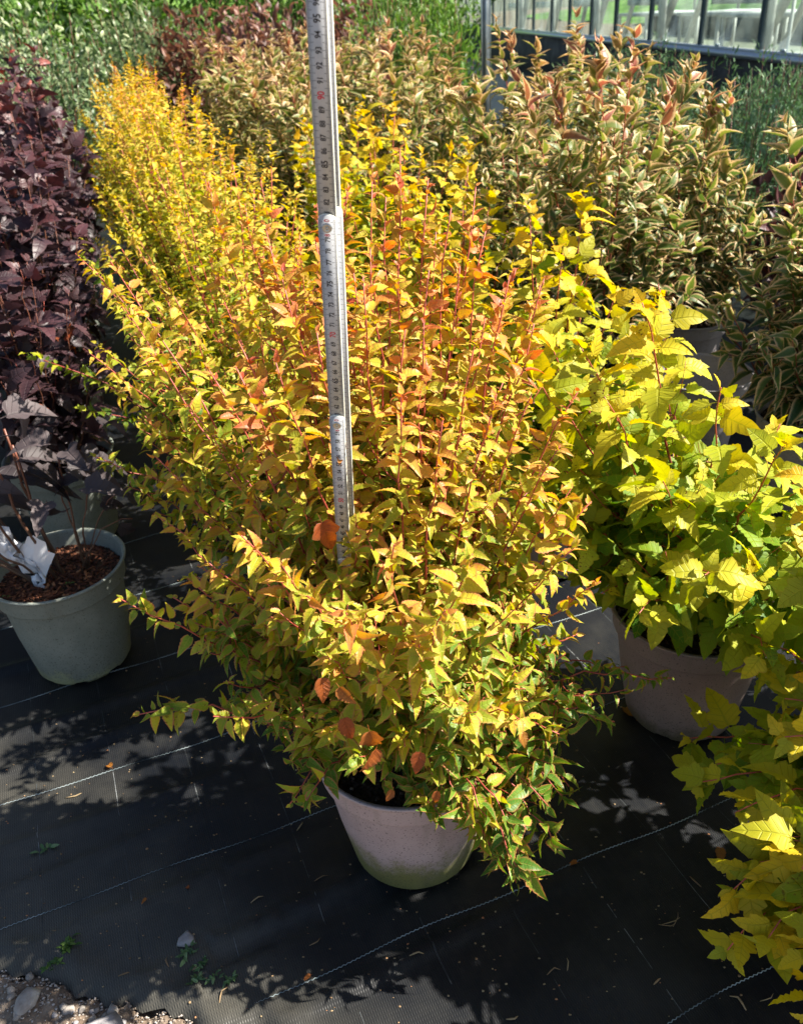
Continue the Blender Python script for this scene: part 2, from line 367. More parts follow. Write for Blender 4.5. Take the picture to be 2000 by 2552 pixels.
# braided cross lines
for v0 in (.434, .684, .948, 1.20, 1.47, 1.73, 1.98):
    u = np.arange(-1.3, 1.6, .0035); jit = .004*np.sin(u*6+v0*9)+.0022*np.sin(u*23+v0*3)
    zig = .0009*np.where(np.arange(len(u)) % 2, 1, -1)
    P = u[:, None]*gn+(v0+jit+zig)[:, None]*gm
    ok = (P[:, 1] > edge_y(P[:, 0])+.02) & (np.abs(P[:, 0]) < 1.2)
    P = P[ok]
    if len(P) < 10: continue
    mb = MB(); mb.tube(on_sheet(P[:, 0], P[:, 1]), .0007, 4)
    link('braided_seam', mb.me('braided_seam', M['thread']), sheet)
# straight dashed lines
for k in range(-6, 11):
    u0 = -.254+.128*k; mb = MB(); v = .4
    while v < 2.6:
        L = rng.uniform(.02, .16)
        vv = np.arange(v, v+L, .012)
        if len(vv) > 2:
            P = (u0+.0015*np.sin(vv*11+k))[:, None]*gn+vv[:, None]*gm
            if (P[:, 1] > edge_y(P[:, 0])+.015).all() and (np.abs(P[:, 0]) < 1.2).all():
                q = on_sheet(P[:, 0], P[:, 1], .0006); wv = .00045
                V = np.concatenate([q-np.array([*gn*wv, 0]), q+np.array([*gn*wv, 0])]); n_ = len(q)
                mb.add(V, [(i, i+n_, i+n_+1, i+1) for i in range(n_-1)])
        v += L+rng.uniform(.0, .05)
    if mb.n: link('stitch_line', mb.me('stitch_line', M['thread_dim']), sheet)

# ------------------------------------------------------------------ stones
def rock(seed, sx=1, sy=1, sz=.6):
    g = np.random.default_rng(seed)
    V = []; F = []
    t = (1+5**.5)/2
    V = np.array([(-1,t,0),(1,t,0),(-1,-t,0),(1,-t,0),(0,-1,t),(0,1,t),(0,-1,-t),(0,1,-t),(t,0,-1),(t,0,1),(-t,0,-1),(-t,0,1)], float)
    F = [(0,11,5),(0,5,1),(0,1,7),(0,7,10),(0,10,11),(1,5,9),(5,11,4),(11,10,2),(10,7,6),(7,1,8),(3,9,4),(3,4,2),(3,2,6),(3,6,8),(3,8,9),(4,9,5),(2,4,11),(6,2,10),(8,6,7),(9,8,1)]
    V = V/np.linalg.norm(V[0])*(1+g.uniform(-.28, .28, (12, 1)))
    V = V+g.normal(0, .10, V.shape)
    return V*np.array([sx, sy, sz]), F
def rock_fine(seed, s):
    V, F = rock(seed, *s); V = list(map(np.array, V)); cache = {}; nf = []
    g = np.random.default_rng(seed+1)
    def mid(i, j):
        k = (min(i, j), max(i, j))
        if k not in cache: cache[k] = len(V); V.append((V[i]+V[j])/2*(1+g.uniform(-.03, .10)))
        return cache[k]
    for a_, b_, c_ in F:
        p, q, r_ = mid(a_, b_), mid(b_, c_), mid(c_, a_); nf += [(a_, p, r_), (p, b_, q), (r_, q, c_), (p, q, r_)]
    return np.array(V), nf
rock_bank = []
for i in range(8):
    V, F = rock(50+i, 1, .8+.3*(i % 3)/2, .55)
    rock_bank.append(mesh('stone', V, F, M['stone'] if i % 3 else M['stone2']))
gstones = [(-.555, .650, .020), (-.43, .612, .0), (-.325, .617, .008), (-.309, .622, .007), (-.30, .606, .007)]
g = np.random.default_rng(11)
cnt = 0
for i in range(900):
    x = g.uniform(-.66, .05); y = edge_y(x)-abs(g.normal(0, .035))-.004
    if y < .46: continue
    s = g.choice([.002, .0032, .0045, .0065, .009], p=[.42, .28, .17, .09, .04])
    if i % 3 and s > .003: continue
    if s < .0042: continue
    o = link('stone', rock_bank[g.integers(8)], ground); cnt += 1
    o.location = (x, y, float(earth_h(x, y))+s*.25); o.scale = (s, s, s); o.rotation_euler = (g.uniform(-.4, .4), g.uniform(-.4, .4), g.uniform(0, 6.28))
for j, (x, y, s, z, d) in enumerate([(-.560, .668, .021, .7, 1), (-.450, .612, .038, .35, 2), (-.604, .620, .02, .6, 3), (-.338, .604, .011, .8, 4), (-.356, .588, .013, .7, 5), (-.371, .574, .012, .8, 6),
                                     (-.327, .612, .008, .9, 7), (-.20, .566, .018, .6, 8), (-.158, .556, .016, .7, 9), (-.238, .572, .017, .5, 10), (-.318, .585, .014, .8, 12), (-.510, .628, .011, .8, 11), (-.50, .655, .009, .8, 13), (-.395, .585, .012, .7, 14)]):
    V, F = rock_fine(300+d, (s, s*.75, s*z*.6))
    o = link('stone', mesh('stone', V, F, M['stone'] if j % 2 == 0 else M['stone2']), ground); o.location = (x, y, float(earth_h(x, y))+s*.12); o.rotation_euler = (0, 0, d*1.7)
# fine grit: uncountable
mb = MB()
for i in range(2600):
    x = g.uniform(-.70, .06); y = edge_y(x)-abs(g.normal(0, .05))+.001
    s = g.uniform(.0006, .0024); V, F = rock(g.integers(40), s, s*.8, s*.6)
    mb.add(V+np.array([x, y, float(earth_h(x, y))+s*.3]), F, (g.uniform(0.3, 1), 0, 0))
grit = link('grit', mb.me('grit', chip_mat('grit_colours', [(0, (.12, .08, .05)), (.6, (.28, .22, .17)), (1.0, (.5, .46, .42))])), ground); tag(grit, kind='stuff')

# ------------------------------------------------------------------ leaf templates
OUT = {
 'amber': [(0, 0), (.14, -.02), (.22, .07), (.265, .18), (.25, .215), (.285, .33), (.235, .40), (.25, .45), (.195, .55), (.20, .60), (.14, .70), (.135, .75), (.07, .87), (0, 1.0)],
 'lobed': [(0, 0), (.16, -.04), (.28, .02), (.33, .10), (.325, .145), (.40, .20), (.405, .25), (.45, .33), (.43, .39), (.36, .44), (.25, .47), (.275, .57), (.245, .62), (.235, .70), (.18, .78), (.135, .87), (0, 1.03)],
 'ellip': [(0, 0), (.09, .04), (.165, .16), (.215, .32), (.215, .48), (.165, .64), (.09, .80), (.035, .93), (0, 1.02)],
 'narrow': [(0, 0), (.07, .12), (.11, .4), (.08, .75), (0, 1.0)],
 'oval': [(0, 0), (.15, .15), (.22, .45), (.14, .8), (0, 1.0)],
 'amberlow': [(0, 0), (.20, .02), (.26, .18), (.29, .36), (.20, .46), (.19, .62), (.11, .76), (0, 1.0)],
}
def template(kind, g, pet=.22, fold=.35, curl=.3, pleat=.02, low=False):
    o = np.array(OUT[kind], float); k = len(o)
    fold = fold*g.uniform(.4, 1.4); curl = curl*g.uniform(.3, 1.6); tw = g.uniform(-.25, .25); side = g.uniform(-.12, .12)
    rib = np.maximum(0, o[:, 1]-.55*o[:, 0]); rib = np.maximum.accumulate(rib); rib[0] = 0
    V = []; U = []
    for i in range(k):
        for sgn, f in ((0, 0), (-1, 1), (1, 1)):
            x = sgn*o[i, 0]*g.uniform(.93, 1.07); y = rib[i] if sgn == 0 else o[i, 1]
            z = abs(x)*fold-curl*y*y+(pleat*(1 if i % 2 else -1) if sgn else 0)-.35*fold*abs(x)**2*2
            x += side*y*y; z += tw*x*y
            V.append((x, y+pet, z)); U.append((1.0 if sgn else 0.0, float(i)))
    F = []
    for i in range(k-1):
        c0, l0, r0 = 3*i, 3*i+1, 3*i+2; c1, l1, r1 = 3*i+3, 3*i+4, 3*i+5
        if i == 0: F += [(c0, l1, c1), (c0, c1, r1)] if rib[1] == 0 and False else [(c0, c1, l1, l0)[:4], (c0, r0, r1, c1)]
        elif i == k-2: F += [(c0, c1, l0), (c0, r0, c1)]
        else: F += [(c0, c1, l1, l0), (c0, r0, r1, c1)]
    # clean degenerate ones at the base
    F2 = []
    for f in F:
        pts = []; seen = set()
        for q in f:
            key = tuple(np.round(V[q], 5))
            if key not in seen: seen.add(key); pts.append(q)
        if len(pts) > 2: F2.append(tuple(pts))
    # petiole: thin three-sided stalk
    if pet > 0:
        b = len(V); w_ = .014
        for (y, z) in ((0, -.02), (pet, 0)):
            for aa in (0, 2.1, 4.2): V.append((w_*math.cos(aa), y, z+w_*math.sin(aa))); U.append((0.3, .5))
        for i in range(1):
            for j in range(3): F2.append((b+3*i+j, b+3*i+(j+1) % 3, b+3*i+3+(j+1) % 3, b+3*i+3+j))
    V = np.array(V, np.float32); U = np.array(U, np.float32)
    tri = np.array([f for f in F2 if len(f) == 3], np.int32).reshape(-1, 3); quad = np.array([f for f in F2 if len(f) == 4], np.int32).reshape(-1, 4)
    return V, tri, quad, U
tg = np.random.default_rng(3)
TPL = {
 'amber': [template('amber', tg, .22, .6, .5, .014) for _ in range(5)],
 'amberlow': [template('amberlow', tg, .2, .6, .45, 0, True) for _ in range(3)],
 'lobed': [template('lobed', tg, .28, .5, .5, .018) for _ in range(6)],
 'curly2': [template('lobed', tg, .25, .8, .8, .01) for _ in range(4)],
 'curly': [template('lobed', tg, .28, .9, 1.2, .008) for _ in range(4)],
 'ellip': [template('ellip', tg, .05, .75, .6, .0) for _ in range(5)],
 'narrow': [template('narrow', tg, 0, .3, .15, 0, True) for _ in range(3)],
 'oval': [template('oval', tg, .05, .3, .3, 0, True) for _ in range(3)],
}

class Leaves:
    def __init__(s): s.p = []; s.a = []; s.n = []; s.s = []; s.t = []
    def add(s, p, a, n, size, t, sp=.5): s.p.append(p); s.a.append(a); s.n.append(n); s.s.append(size); s.t.append((t, 0, sp))
    def arr(s, g):
        P = np.array(s.p, float); A = np.array(s.a, float); Nn = np.array(s.n, float); S = np.array(s.s, float); T = np.array(s.t, float)
        A /= np.linalg.norm(A, axis=1)[:, None]
        Nn = Nn-(Nn*A).sum(1)[:, None]*A; Nn /= np.linalg.norm(Nn, axis=1)[:, None]+1e-9
        X_ = np.cross(A, Nn); T[:, 1] = g.uniform(0, 1, len(T))
        return P, np.stack([X_, A, Nn], 2), S, T      # columns side, axis, normal
def leaf_stuff(name, tp, mat, P, RR, S, T, g):
    k = g.integers(len(tp), size=len(P)); Vs = []; Ft = []; Fq = []; Us = []; Ts = []; off = 0
    for j, (V, tri, quad, U) in enumerate(tp):
        m_ = k == j; n_ = m_.sum()
        if not n_: continue
        W = np.einsum('nij,vj->nvi', RR[m_], V)*S[m_][:, None, None]+P[m_][:, None]
        o_ = (off+np.arange(n_)*len(V))[:, None, None]
        Vs.append(W.reshape(-1, 3)); Ft.append((tri[None]+o_).reshape(-1, 3)); Fq.append((quad[None]+o_).reshape(-1, 4))
        Us.append(np.tile(U, (n_, 1))); Ts.append(np.repeat(T[m_], len(V), 0)); off += n_*len(V)
    return mesh(name, np.concatenate(Vs), [np.concatenate(Ft), np.concatenate(Fq)], mat, uv=np.concatenate(Us), tint=np.concatenate(Ts))
bank = {}
def leaf_single(tk, mk, j, t):
    key = (tk, mk, j, int(t[0]*9.99), int(t[1]*2.99), int(t[2]*2.99))
    if key not in bank:
        V, tri, quad, U = TPL[tk][j]
        tint = np.tile(((key[3]+.5)/10, (key[4]+.5)/3, (key[5]+.5)/3), (len(V), 1))
        bank[key] = mesh('leaf', V, [tri, quad], M[mk], uv=U, tint=tint)
    return bank[key]

camR = np.array([right, down, fwd])
def project(P):
    q = (P-np.array([0, 0, CAM_H])) @ camR.T
    z = np.maximum(q[:, 2], 1e-3)
    return 1000+FPX*q[:, 0]/z, 1276+FPX*q[:, 1]/z, q[:, 2]

# ------------------------------------------------------------------ shrub growing
def bez(a, b, c, n):
    t = np.linspace(0, 1, n)[:, None]
    return a*(1-t)**2+2*b*t*(1-t)+c*t*t
def unit(v): return v/(np.linalg.norm(v)+1e-9)

KIND = {
 'amber': dict(tk='amber', mk='amber', leaf=(.0235, .0145), gap=.0076, bare=.12, twigs=11, twl=(.03, .13), droop=.5, up=.35, tlo=.05, thi=.76, r=.0022),
 'gold': dict(tk='amberlow', mk='gold', leaf=(.025, .0155), gap=.0090, bare=.12, twigs=7, twl=(.04, .12), droop=.35, up=.4, tlo=.08, thi=.70, r=.0024),
 'yellow': dict(tk='lobed', mk='yellow', leaf=(.053, .028), gap=.0165, bare=.18, twigs=5, twl=(.06, .15), droop=.4, up=.35, tlo=.05, thi=.85, r=.003),
 'purple': dict(sb=.45, tk='lobed', mk='purple', leaf=(.060, .036), gap=.024, bare=.2, twigs=3, twl=(.05, .12), droop=.4, up=.3, tlo=.1, thi=.8, r=.0028),
 'weigela': dict(tk='ellip', mk='weigela', leaf=(.058, .042), gap=.031, bare=.22, twigs=4, twl=(.06, .16), droop=.15, up=.75, tlo=.05, thi=.88, r=.0028, pairs=True),
}
def grow(kind, shoots, g, zmin=.0, zmax=1.0):
    K = KIND[kind]; L = Leaves(); stems = []
    def dress(P, scale, tbias, bare, main=True):
        seg = np.linalg.norm(np.diff(P, axis=0), axis=1); cum = np.concatenate([[0], np.cumsum(seg)]); tot = cum[-1]
        s = tot*bare; ph = g.uniform(0, 6.28); i = 0
        while s < tot*1.0:
            f = s/tot
            p = np.array([np.interp(s, cum, P[:, q]) for q in range(3)])
            d = unit(np.array([np.interp(min(tot, s+.01), cum, P[:, q]) for q in range(3)])-np.array([np.interp(max(0, s-.01), cum, P[:, q]) for q in range(3)]))
            ref = unit(np.cross(d, (0.2, .1, 1.0)) if abs(d[2]) < .97 else np.array([1.0, 0, 0])); r2 = np.cross(d, ref)
            lo, hi = K['leaf'][1], K['leaf'][0]
            size = scale*(hi*(1-f)**.5*.9+lo*f)*g.uniform(.7, 1.25) if f < .95 else scale*lo*g.uniform(.5, .9)
            angs = [ph+i*2.4] if not K.get('pairs') else [ph+i*1.57, ph+i*1.57+np.pi]
            for an in angs:
                outw = math.cos(an)*ref+math.sin(an)*r2
                upw = K['up']*(.5+1.0*f)
                ax = unit(outw*(1-.55*max(0, f-.6)/.4)+d*upw+np.array([0, 0, -K['droop']*(1-f)])+g.normal(0, .33, 3))
                nn = unit(np.array([.2, -.2, .9])*1.0+d*.4+g.normal(0, .68, 3))
                hh = np.clip((p[2]-zmin)/(zmax-zmin), 0, 1)
                t = K['tlo']+(K['thi']-K['tlo'])*(.56*hh**1.15+.44*f**2.0)+tbias+g.normal(0, .08)
                if kind == 'amber': size *= 1.36-.42*hh
                L.add(p, ax, nn, size, np.clip(t, 0, 1), g.uniform(0, 1)**2)
            s += K['gap']*g.uniform(.7, 1.3)*(1.0 if f < .85 else .55)*(1 if main else .9); i += 1
    for (a_, b_, c_, sc_, tb, bare) in shoots:
        P = bez(a_, b_, c_, 14); P[1:-1] += g.normal(0, .003, (12, 3))
        Lg = np.linalg.norm(np.diff(P, axis=0), axis=1).sum()
        stems.append((P, np.linspace(K['r']*(.6+Lg), .0007, 14), np.clip(np.linspace(.05, 1.0, 14)*K.get('sb', 1)+tb*.3, 0, 1)))
        dress(P, sc_, tb, bare)
        nt_ = int(K['twigs']*Lg/.6*g.uniform(.7, 1.3))
        for k in range(nt_):
            f = g.uniform(max(.12, bare*.8), .78); i = f*13; i0 = int(i); p = P[i0]*(1-i+i0)+P[i0+1]*(i-i0); d = unit(P[i0+1]-P[i0])
            o_ = g.normal(0, 1, 3); o_ -= o_.dot(d)*d; o_ = unit(o_); ln = g.uniform(*K['twl'])*(1.25-f)
            e = p+(d*.75+o_*.75+np.array([0, 0, .25]))*ln; mdl = p+o_*ln*.5
            T_ = bez(p, mdl, e, 6); stems.append((T_, np.linspace(.0013, .0005, 6), np.linspace(.45, .9, 6)))
            dress(T_, sc_*.82, tb-.10, .12, False)
    return L, stems

def rand_shoots(g, n, hgt, spread, z0, tb=0.0, sc_=1.0, bare=.12, low=.25):
    out = []
    for i in range(n):
        az = i*2.399+g.uniform(-.4, .4); q = math.sqrt((i+.5)/n)
        rr = spread*q*g.uniform(.8, 1.15); base = np.array([math.cos(az)*.05*q, math.sin(az)*.05*q, z0-.005])
        top = z0+hgt*(1-(1-low)*q**2.2)*g.uniform(.86, 1.08)
        tip = np.array([math.cos(az)*rr, math.sin(az)*rr, top])
        mid = np.array([math.cos(az)*rr*.55, math.sin(az)*rr*.55, z0+(top-z0)*(.42 if q > .6 else .5)])
        out.append((base, mid, tip, sc_*g.uniform(.85, 1.12), tb+g.normal(0, .05), bare))
    return out

# ------------------------------------------------------------------ pots
def pot_mesh(name, r, h, rb, mat, empty_=False):
    t = .0025
    prof = [(0, .012), (rb*.80, .010), (rb*.88, 0.0), (rb*.97, .003), (rb+.003, .012), (rb+(r-rb)*.45, h*.45), (r-.0125, h-.047), (r-.0120, h-.0455), (r-.0055, h-.044), (r-.0050, h-.042), (r-.0020, h-.008), (r-.0015, h-.0065), (r+.003, h-.006), (r+.004, h-.001), (r+.002, h), (r-.003, h-.001),
            (r-.005, h-.006), (r-.010, h-.041), (r-.015, h-.046), (rb, .012), (0, .014)]
    V, F = lathe(prof, 72); k = 72
    a_ = np.arctan2(V[:, 1], V[:, 0]); lowm = V[:, 2] < .004   # scalloped feet round the base
    V[:, 2] += np.where(lowm, .004*(np.sin(a_*8) > .55), 0)
    me = mesh(name, V, F, mat, smooth=True)
    return me
def soil_mesh(r, z, g, rough=.004):
    rings = np.linspace(0, r, 16); n = 40; V = [(0, 0, z+.006)]
    for q in rings[1:]:
        for j in range(n):
            aa = j*2*np.pi/n; V.append((q*math.cos(aa), q*math.sin(aa), z+.006*(1-q/r)+g.normal(0, rough*.35)))
    F = [(0, 1+j, 1+(j+1) % n) for j in range(n)]
    for i in range(len(rings)-2):
        for j in range(n): F.append((1+i*n+j, 1+(i+1)*n+j, 1+(i+1)*n+(j+1) % n, 1+i*n+(j+1) % n))
    return mesh('soil', V, F, M['soil'], smooth=True)
def chips(name, mat, r, z, n, ln, wd, g, flat=.25):
    mb = MB()
    for i in range(n):
        q = r*math.sqrt(g.uniform(0, 1)); aa = g.uniform(0, 6.28); l = ln*g.uniform(.3, 1.3); w_ = wd*g.uniform(.4, 1.3)
        e = Matrix.Rotation(g.uniform(0, 6.28), 3, 'Z') @ Matrix.Rotation(g.normal(0, .3), 3, 'Y') @ Matrix.Rotation(g.normal(0, .3), 3, 'X')
        mb.box((q*math.cos(aa), q*math.sin(aa), z+g.uniform(0.001, .009)*(1.2-q/r)), (l, w_, w_*flat+.0005), np.array(e), (g.uniform(0, 1)**1.6, 0, 0))
    o_me = mb.me(name, mat); return o_me

POT = {k: pot_mesh('pot', .137, .24, .093, M[k]) for k in ('pot_mauve', 'pot_taupe', 'pot_grey')}
POT['pot_green'] = pot_mesh('pot', .129, .24, .092, M['pot_green'])
sg = np.random.default_rng(21)
SOIL = [soil_mesh(.128, .212, sg) for _ in range(2)]; SOILg = soil_mesh(.118, .205, sg)
CRUMB = chips('crumbs', M['crumbs'], .125, .212, 900, .006, .004, sg, .7)
BARK = chips('bark_mulch', M['bark'], .117, .205, 1700, .014, .0045, sg)

def potted(kind, loc, label, cat, shoots, seed, pot='pot_mauve', singles=300, single_stems=True, name='potted_shrub', group=None, rz=0.0, share=None, zmax=1.0, mulch=None, lowfill=False):
    g = np.random.default_rng(seed)
    root = empty(name, (loc[0], loc[1], 0), rz); tag(root, label, cat, group)
    link('pot', POT[pot], root); link('soil', SOILg if pot == 'pot_green' else SOIL[seed % 2], root)
    c_ = link('bark_mulch' if mulch == 'bark' else 'compost_crumbs', BARK if mulch == 'bark' else CRUMB, root); tag(c_, kind='stuff')
    if share is not None:
        for nm, me in share: 
            o_ = link(nm, me, root)
            if nm == 'foliage': tag(o_, kind='stuff')
        return root, share
    K = KIND[kind]; L, stems = grow(kind, shoots, g, .22, zmax)
    P, RR, S, T = L.arr(g); res = []
    tk = K['tk']; tp = TPL[tk]
    keep = np.ones(len(P), bool)
    if singles:
        W = P @ np.array(Matrix.Rotation(rz, 3, 'Z')).T+np.array([loc[0], loc[1], 0])+RR[:, :, 1]*S[:, None]*.6
        u, v, d = project(W)
        inside = (u > -60) & (u < 2060) & (v > -60) & (v < 2612)
        cell = np.round(u/16).astype(int)*100000+np.round(v/16).astype(int)
        order = np.argsort(d); seen = set(); vis = np.zeros(len(P), bool)
        for q in order:
            if cell[q] not in seen: seen.add(cell[q]); vis[q] = inside[q]
        score = np.where(vis, S/np.maximum(d, .2), 0)
        pick = np.argsort(-score)[:singles]; pick = pick[score[pick] > 0]
        for q in pick:
            j = int(g.integers(len(tp))); o_ = link('leaf', leaf_single(tk, K['mk'], j, T[q]), root)
            mm = Matrix([[*RR[q, i]*S[q], P[q, i]] for i in range(3)]+[[0, 0, 0, 1]])
            o_.matrix_basis = mm
        keep[pick] = False; print(label[:30], len(P), len(pick))
    if single_stems:
        for (Pt, r_, t_) in stems:
            if len(Pt) > 10:
                mb = MB(); mb.tube(Pt, r_, 6, t_); link('stem', mb.me('stem', M['stem'], True), root)
        for (Pt, r_, t_) in stems:
            if len(Pt) <= 10:
                mb = MB(); mb.tube(Pt, r_, 4, t_); link('twig', mb.me('twig', M['stem'], True), root)
    else:
        mb = MB()
        for (Pt, r_, t_) in stems: mb.tube(Pt[::2] if len(Pt) > 10 else Pt[::2], r_[::2], 4, t_[::2])
        me = mb.me('branches', M['stem'], True); link('branches', me, root); res.append(('branches', me))
    if keep.any():
        me = leaf_stuff('foliage', (TPL['amberlow'] if lowfill else tp), M[K['mk']], P[keep], RR[keep], S[keep], T[keep], g)
        f_ = link('foliage', me, root); tag(f_, kind='stuff'); res.append(('foliage', me))
    return root, res

# ---- the measured shrub in front
g0 = np.random.default_rng(101)
Z0 = .218
tips = [(0.04, 0.165, 1.00), (0.124, 0.135, 0.958), (0.006, 0.135, 0.975), (0.074, 0.095, 0.92), (-0.009, -0.035, 0.91), (-0.063, 0.095, 0.92), (-0.096, 0.015, 0.90), (-0.134, 0.115, 0.90), (-0.171, 0.065, 0.865),
        (-0.181, -0.035, 0.826), (-0.145, -0.065, 0.835), (-0.098, -0.105, 0.851), (0.032, 0.045, 0.93), (0.095, 0.035, 0.895), (0.165, 0.095, 0.871), (0.198, 0.115, 0.845), (0.119, -0.085, 0.794), (0.166, -0.025, 0.766),
        (0.2, -0.025, 0.70), (0.08, -0.205, 0.68), (0.005, -0.225, 0.71), (0.048, -0.265, 0.66), (-0.104, -0.215, 0.69), (-0.146, -0.175, 0.70), (-0.045, -0.255, 0.66), (0.214, -0.035, 0.65), (0.245, -0.005, 0.61),
        (0.256, -0.035, 0.511), (0.21, -0.085, 0.60), (-0.351, 0.265, 0.871), (-0.332, 0.215, 0.826), (-0.32, -0.085, 0.57), (-0.328, -0.105, 0.406), (-0.252, -0.035, 0.558), (-0.205, -0.205, 0.49), (0.368, -0.025, 0.333),
        (0.321, 0.035, 0.305), (0.275, -0.085, 0.319), (0.150, -0.225, 0.185), (0.215, -0.105, 0.224), (-0.125, -0.195, 0.33), (0.096, -0.225, 0.31), (-0.071, -0.205, 0.56), (-0.181, -0.035, 0.70), (-0.22, 0.115, 0.677),
        (-0.21, 0.065, 0.59), (0.13, -0.155, 0.57), (0.021, -0.135, 0.82), (-0.049, -0.115, 0.79), (0.061, -0.125, 0.79), (0.023, -0.24, 0.60), (-0.02, -0.24, 0.56), (0.079, -0.235, 0.50), (.12, .02, .84), (-.02, .02, .90), (.05, -.04, .86), (-.14, .03, .78), (.16, .14, .72), (-.1, .18, .74), (.02, -.16, .48), (-.1, -.17, .45), (.15, -.12, .42), (-.17, -.05, .44), (.2, .05, .46),
        (-.12, -.14, .36), (-.06, -.19, .38), (.03, -.2, .37), (.10, -.17, .36), (.17, -.06, .34), (-.17, -.02, .36), (-.03, -.15, .30), (.06, -.13, .29), (.12, -.1, .28), (-.11, -.07, .29), (.0, -.21, .43), (.19, -.14, .36), (-.15, -.11, .42), (.24, .0, .40), (.13, -.2, .45), (-.08, -.22, .47), (.06, -.22, .50), (.18, .12, .5), (-.16, .12, .5), (.03, -.10, .55), (-.05, -.05, .7), (.09, -.02, .72), (.11, -.2, .20), (.14, -.19, .24), (.17, -.19, .29), (.12, -.23, .29), (.2, -.16, .26), (.085, -.2, .25), (.16, -.14, .30), (.09, -.17, .235), (.10, -.19, .215), (.07, -.165, .265), (.12, -.17, .20), (.13, -.20, .16), (.15, -.215, .19), (.11, -.155, .25), (.18, -.20, .22), (.14, -.16, .22), (-.15, -.16, .29), (-.26, .0, .44), (-.28, -.02, .52), (-.24, .04, .38), (-.30, .05, .6), (-.27, .08, .5), (-.25, .12, .72), (-.3, .1, .66), (-.22, -.08, .62), (-.25, -.05, .5), (.09, .07, .95), (.15, .04, .88), (-.04, .06, .95), (.06, .01, .90), (.02, .10, .96), (-.10, .06, .90), (.13, .09, .92), (.18, .05, .82), (-.15, .0, .84), (.03, -.06, .86), (.10, -.06, .84), (-.06, -.05, .86), (.20, .10, .86), (-.12, .12, .93), (.0, .0, .93), (.23, .03, .74), (.07, .14, .97), (-.05, .15, .96), (.23, -.06, .33), (.06, -.2, .33), (.13, -.24, .23)]
shoots = []
for tx, ty, tz in tips:
    tip = np.array([tx, ty, tz]); h = math.hypot(tx, ty); base = np.array([tx*.13, ty*.13, Z0-.006])+g0.normal(0, .008, 3)*np.array([1, 1, 0])
    lowf = 1-min(1, (tz-Z0)/.35)
    mid = np.array([tx*(.38+.1*lowf), ty*(.38+.1*lowf), Z0+(tz-Z0)*.45+.16*lowf])
    arm = h > .28 and tz < .62
    shoots.append((base, mid, tip, g0.uniform(.85, 1.12)*(1.0 if not arm else .85), g0.normal(0.0, .06)+(.08 if tz > .62 else 0)-(.22 if tz < .34 else 0), .42 if arm else .14))
main, _ = potted('amber', (-.014, .885), 'front shrub with orange, yellow and green leaves in a mauve pot, ruler stuck in it', 'potted shrub', shoots, 101, 'pot_mauve', 300, True, zmax=.95)
# rust-coloured leaves hanging low in the shrub
for (x, y, z, s, j) in [(-.092, .655, .565, .030, 0), (-.078, .648, .555, .026, 1), (-.076, .648, .515, .032, 2), (-.050, .642, .500, .030, 3), (-.040, .640, .475, .034, 1), (.004, .65, .455, .030, 0), (-.03, .68, .36, .018, 1), (.02, .675, .36, .02, 2), (-.085, .74, .70, .034, 3), (.12, .70, .42, .022, 0)]:
    ax = unit(np.array([g0.normal(0, .3), -.35, -.8])); nn = unit(np.array([.2, -1, .3])+g0.normal(0, .2, 3)); nn = unit(nn-nn.dot(ax)*ax); xx = np.cross(ax, nn)
    o_ = link('leaf', leaf_single('curly2' if j == 3 else 'amber', 'rust', j, (g0.uniform(0, 1), .5, .9)), main); o_['label'] = 'rust-orange withered leaf'
    p = np.array([x+.014, y-.885, z]); o_.matrix_basis = Matrix([[xx[i]*s, ax[i]*s, nn[i]*s, p[i]] for i in range(3)]+[[0, 0, 0, 1]])

# ---- row of the same shrub behind it
rowA = [(-.17, 1.38), (-.33, 1.87), (-.485, 2.36), (-.64, 2.85), (-.79, 3.35), (-.95, 3.84), (-1.10, 4.33), (-1.26, 4.82)]
ordn = ['second', 'third', 'fourth', 'fifth', 'sixth', 'seventh', 'eighth', 'ninth']
share = None; sh2 = None
for i, p in enumerate(rowA):
    gg = np.random.default_rng(200+i); lab = 'golden orange small-leaved shrub, %s from the front in the measured row' % ordn[i]
    if i == 0:
        sh = rand_shoots(gg, 44, .72, .34, Z0, .09)
        for (x, y, z) in [(-.33, .02, .60), (-.36, -.05, .50), (-.30, -.10, .70), (-.34, .12, .78), (-.31, -.03, .84), (.3, 0, .7), (.28, .1, .75)]:
            sh.append((np.array([x*.1, y*.1, Z0]), np.array([x*.5, y*.5, Z0+(z-Z0)*.6]), np.array([x, y, z]), .95, -.05, .25))
        potted('amber', p, lab, 'potted shrub', sh, 200, 'pot_mauve', 300, True, lowfill=True, group='golden orange shrubs in a row')
    elif i in (1, 2):
        sh = rand_shoots(gg, 46, .76, .36, Z0, .02, .95)
        if i == 1:
            for (x, y, z) in [(-.38, -.1, .50), (-.42, -.2, .58), (-.34, -.2, .45), (-.36, .1, .7)]:
                sh.append((np.array([x*.1, y*.1, Z0]), np.array([x*.5, y*.5, Z0+(z-Z0)*.6]), np.array([x, y, z]), .95, -.30, .25))
        potted('gold', p, lab, 'potted shrub', sh, 203+i, 'pot_mauve', 200, False, group='golden orange shrubs in a row', zmax=.95)
    else:
        if i == 3: sh = rand_shoots(gg, 46, .80, .36, Z0, .03, 1.0); _, share = potted('gold', p, lab, 'potted shrub', sh, 210, 'pot_mauve', 0, False, group='golden orange shrubs in a row', zmax=.95)
        else: potted('gold', p, lab, 'potted shrub', None, 212+i, 'pot_mauve', 0, False, group='golden orange shrubs in a row', rz=i*1.3, share=share)

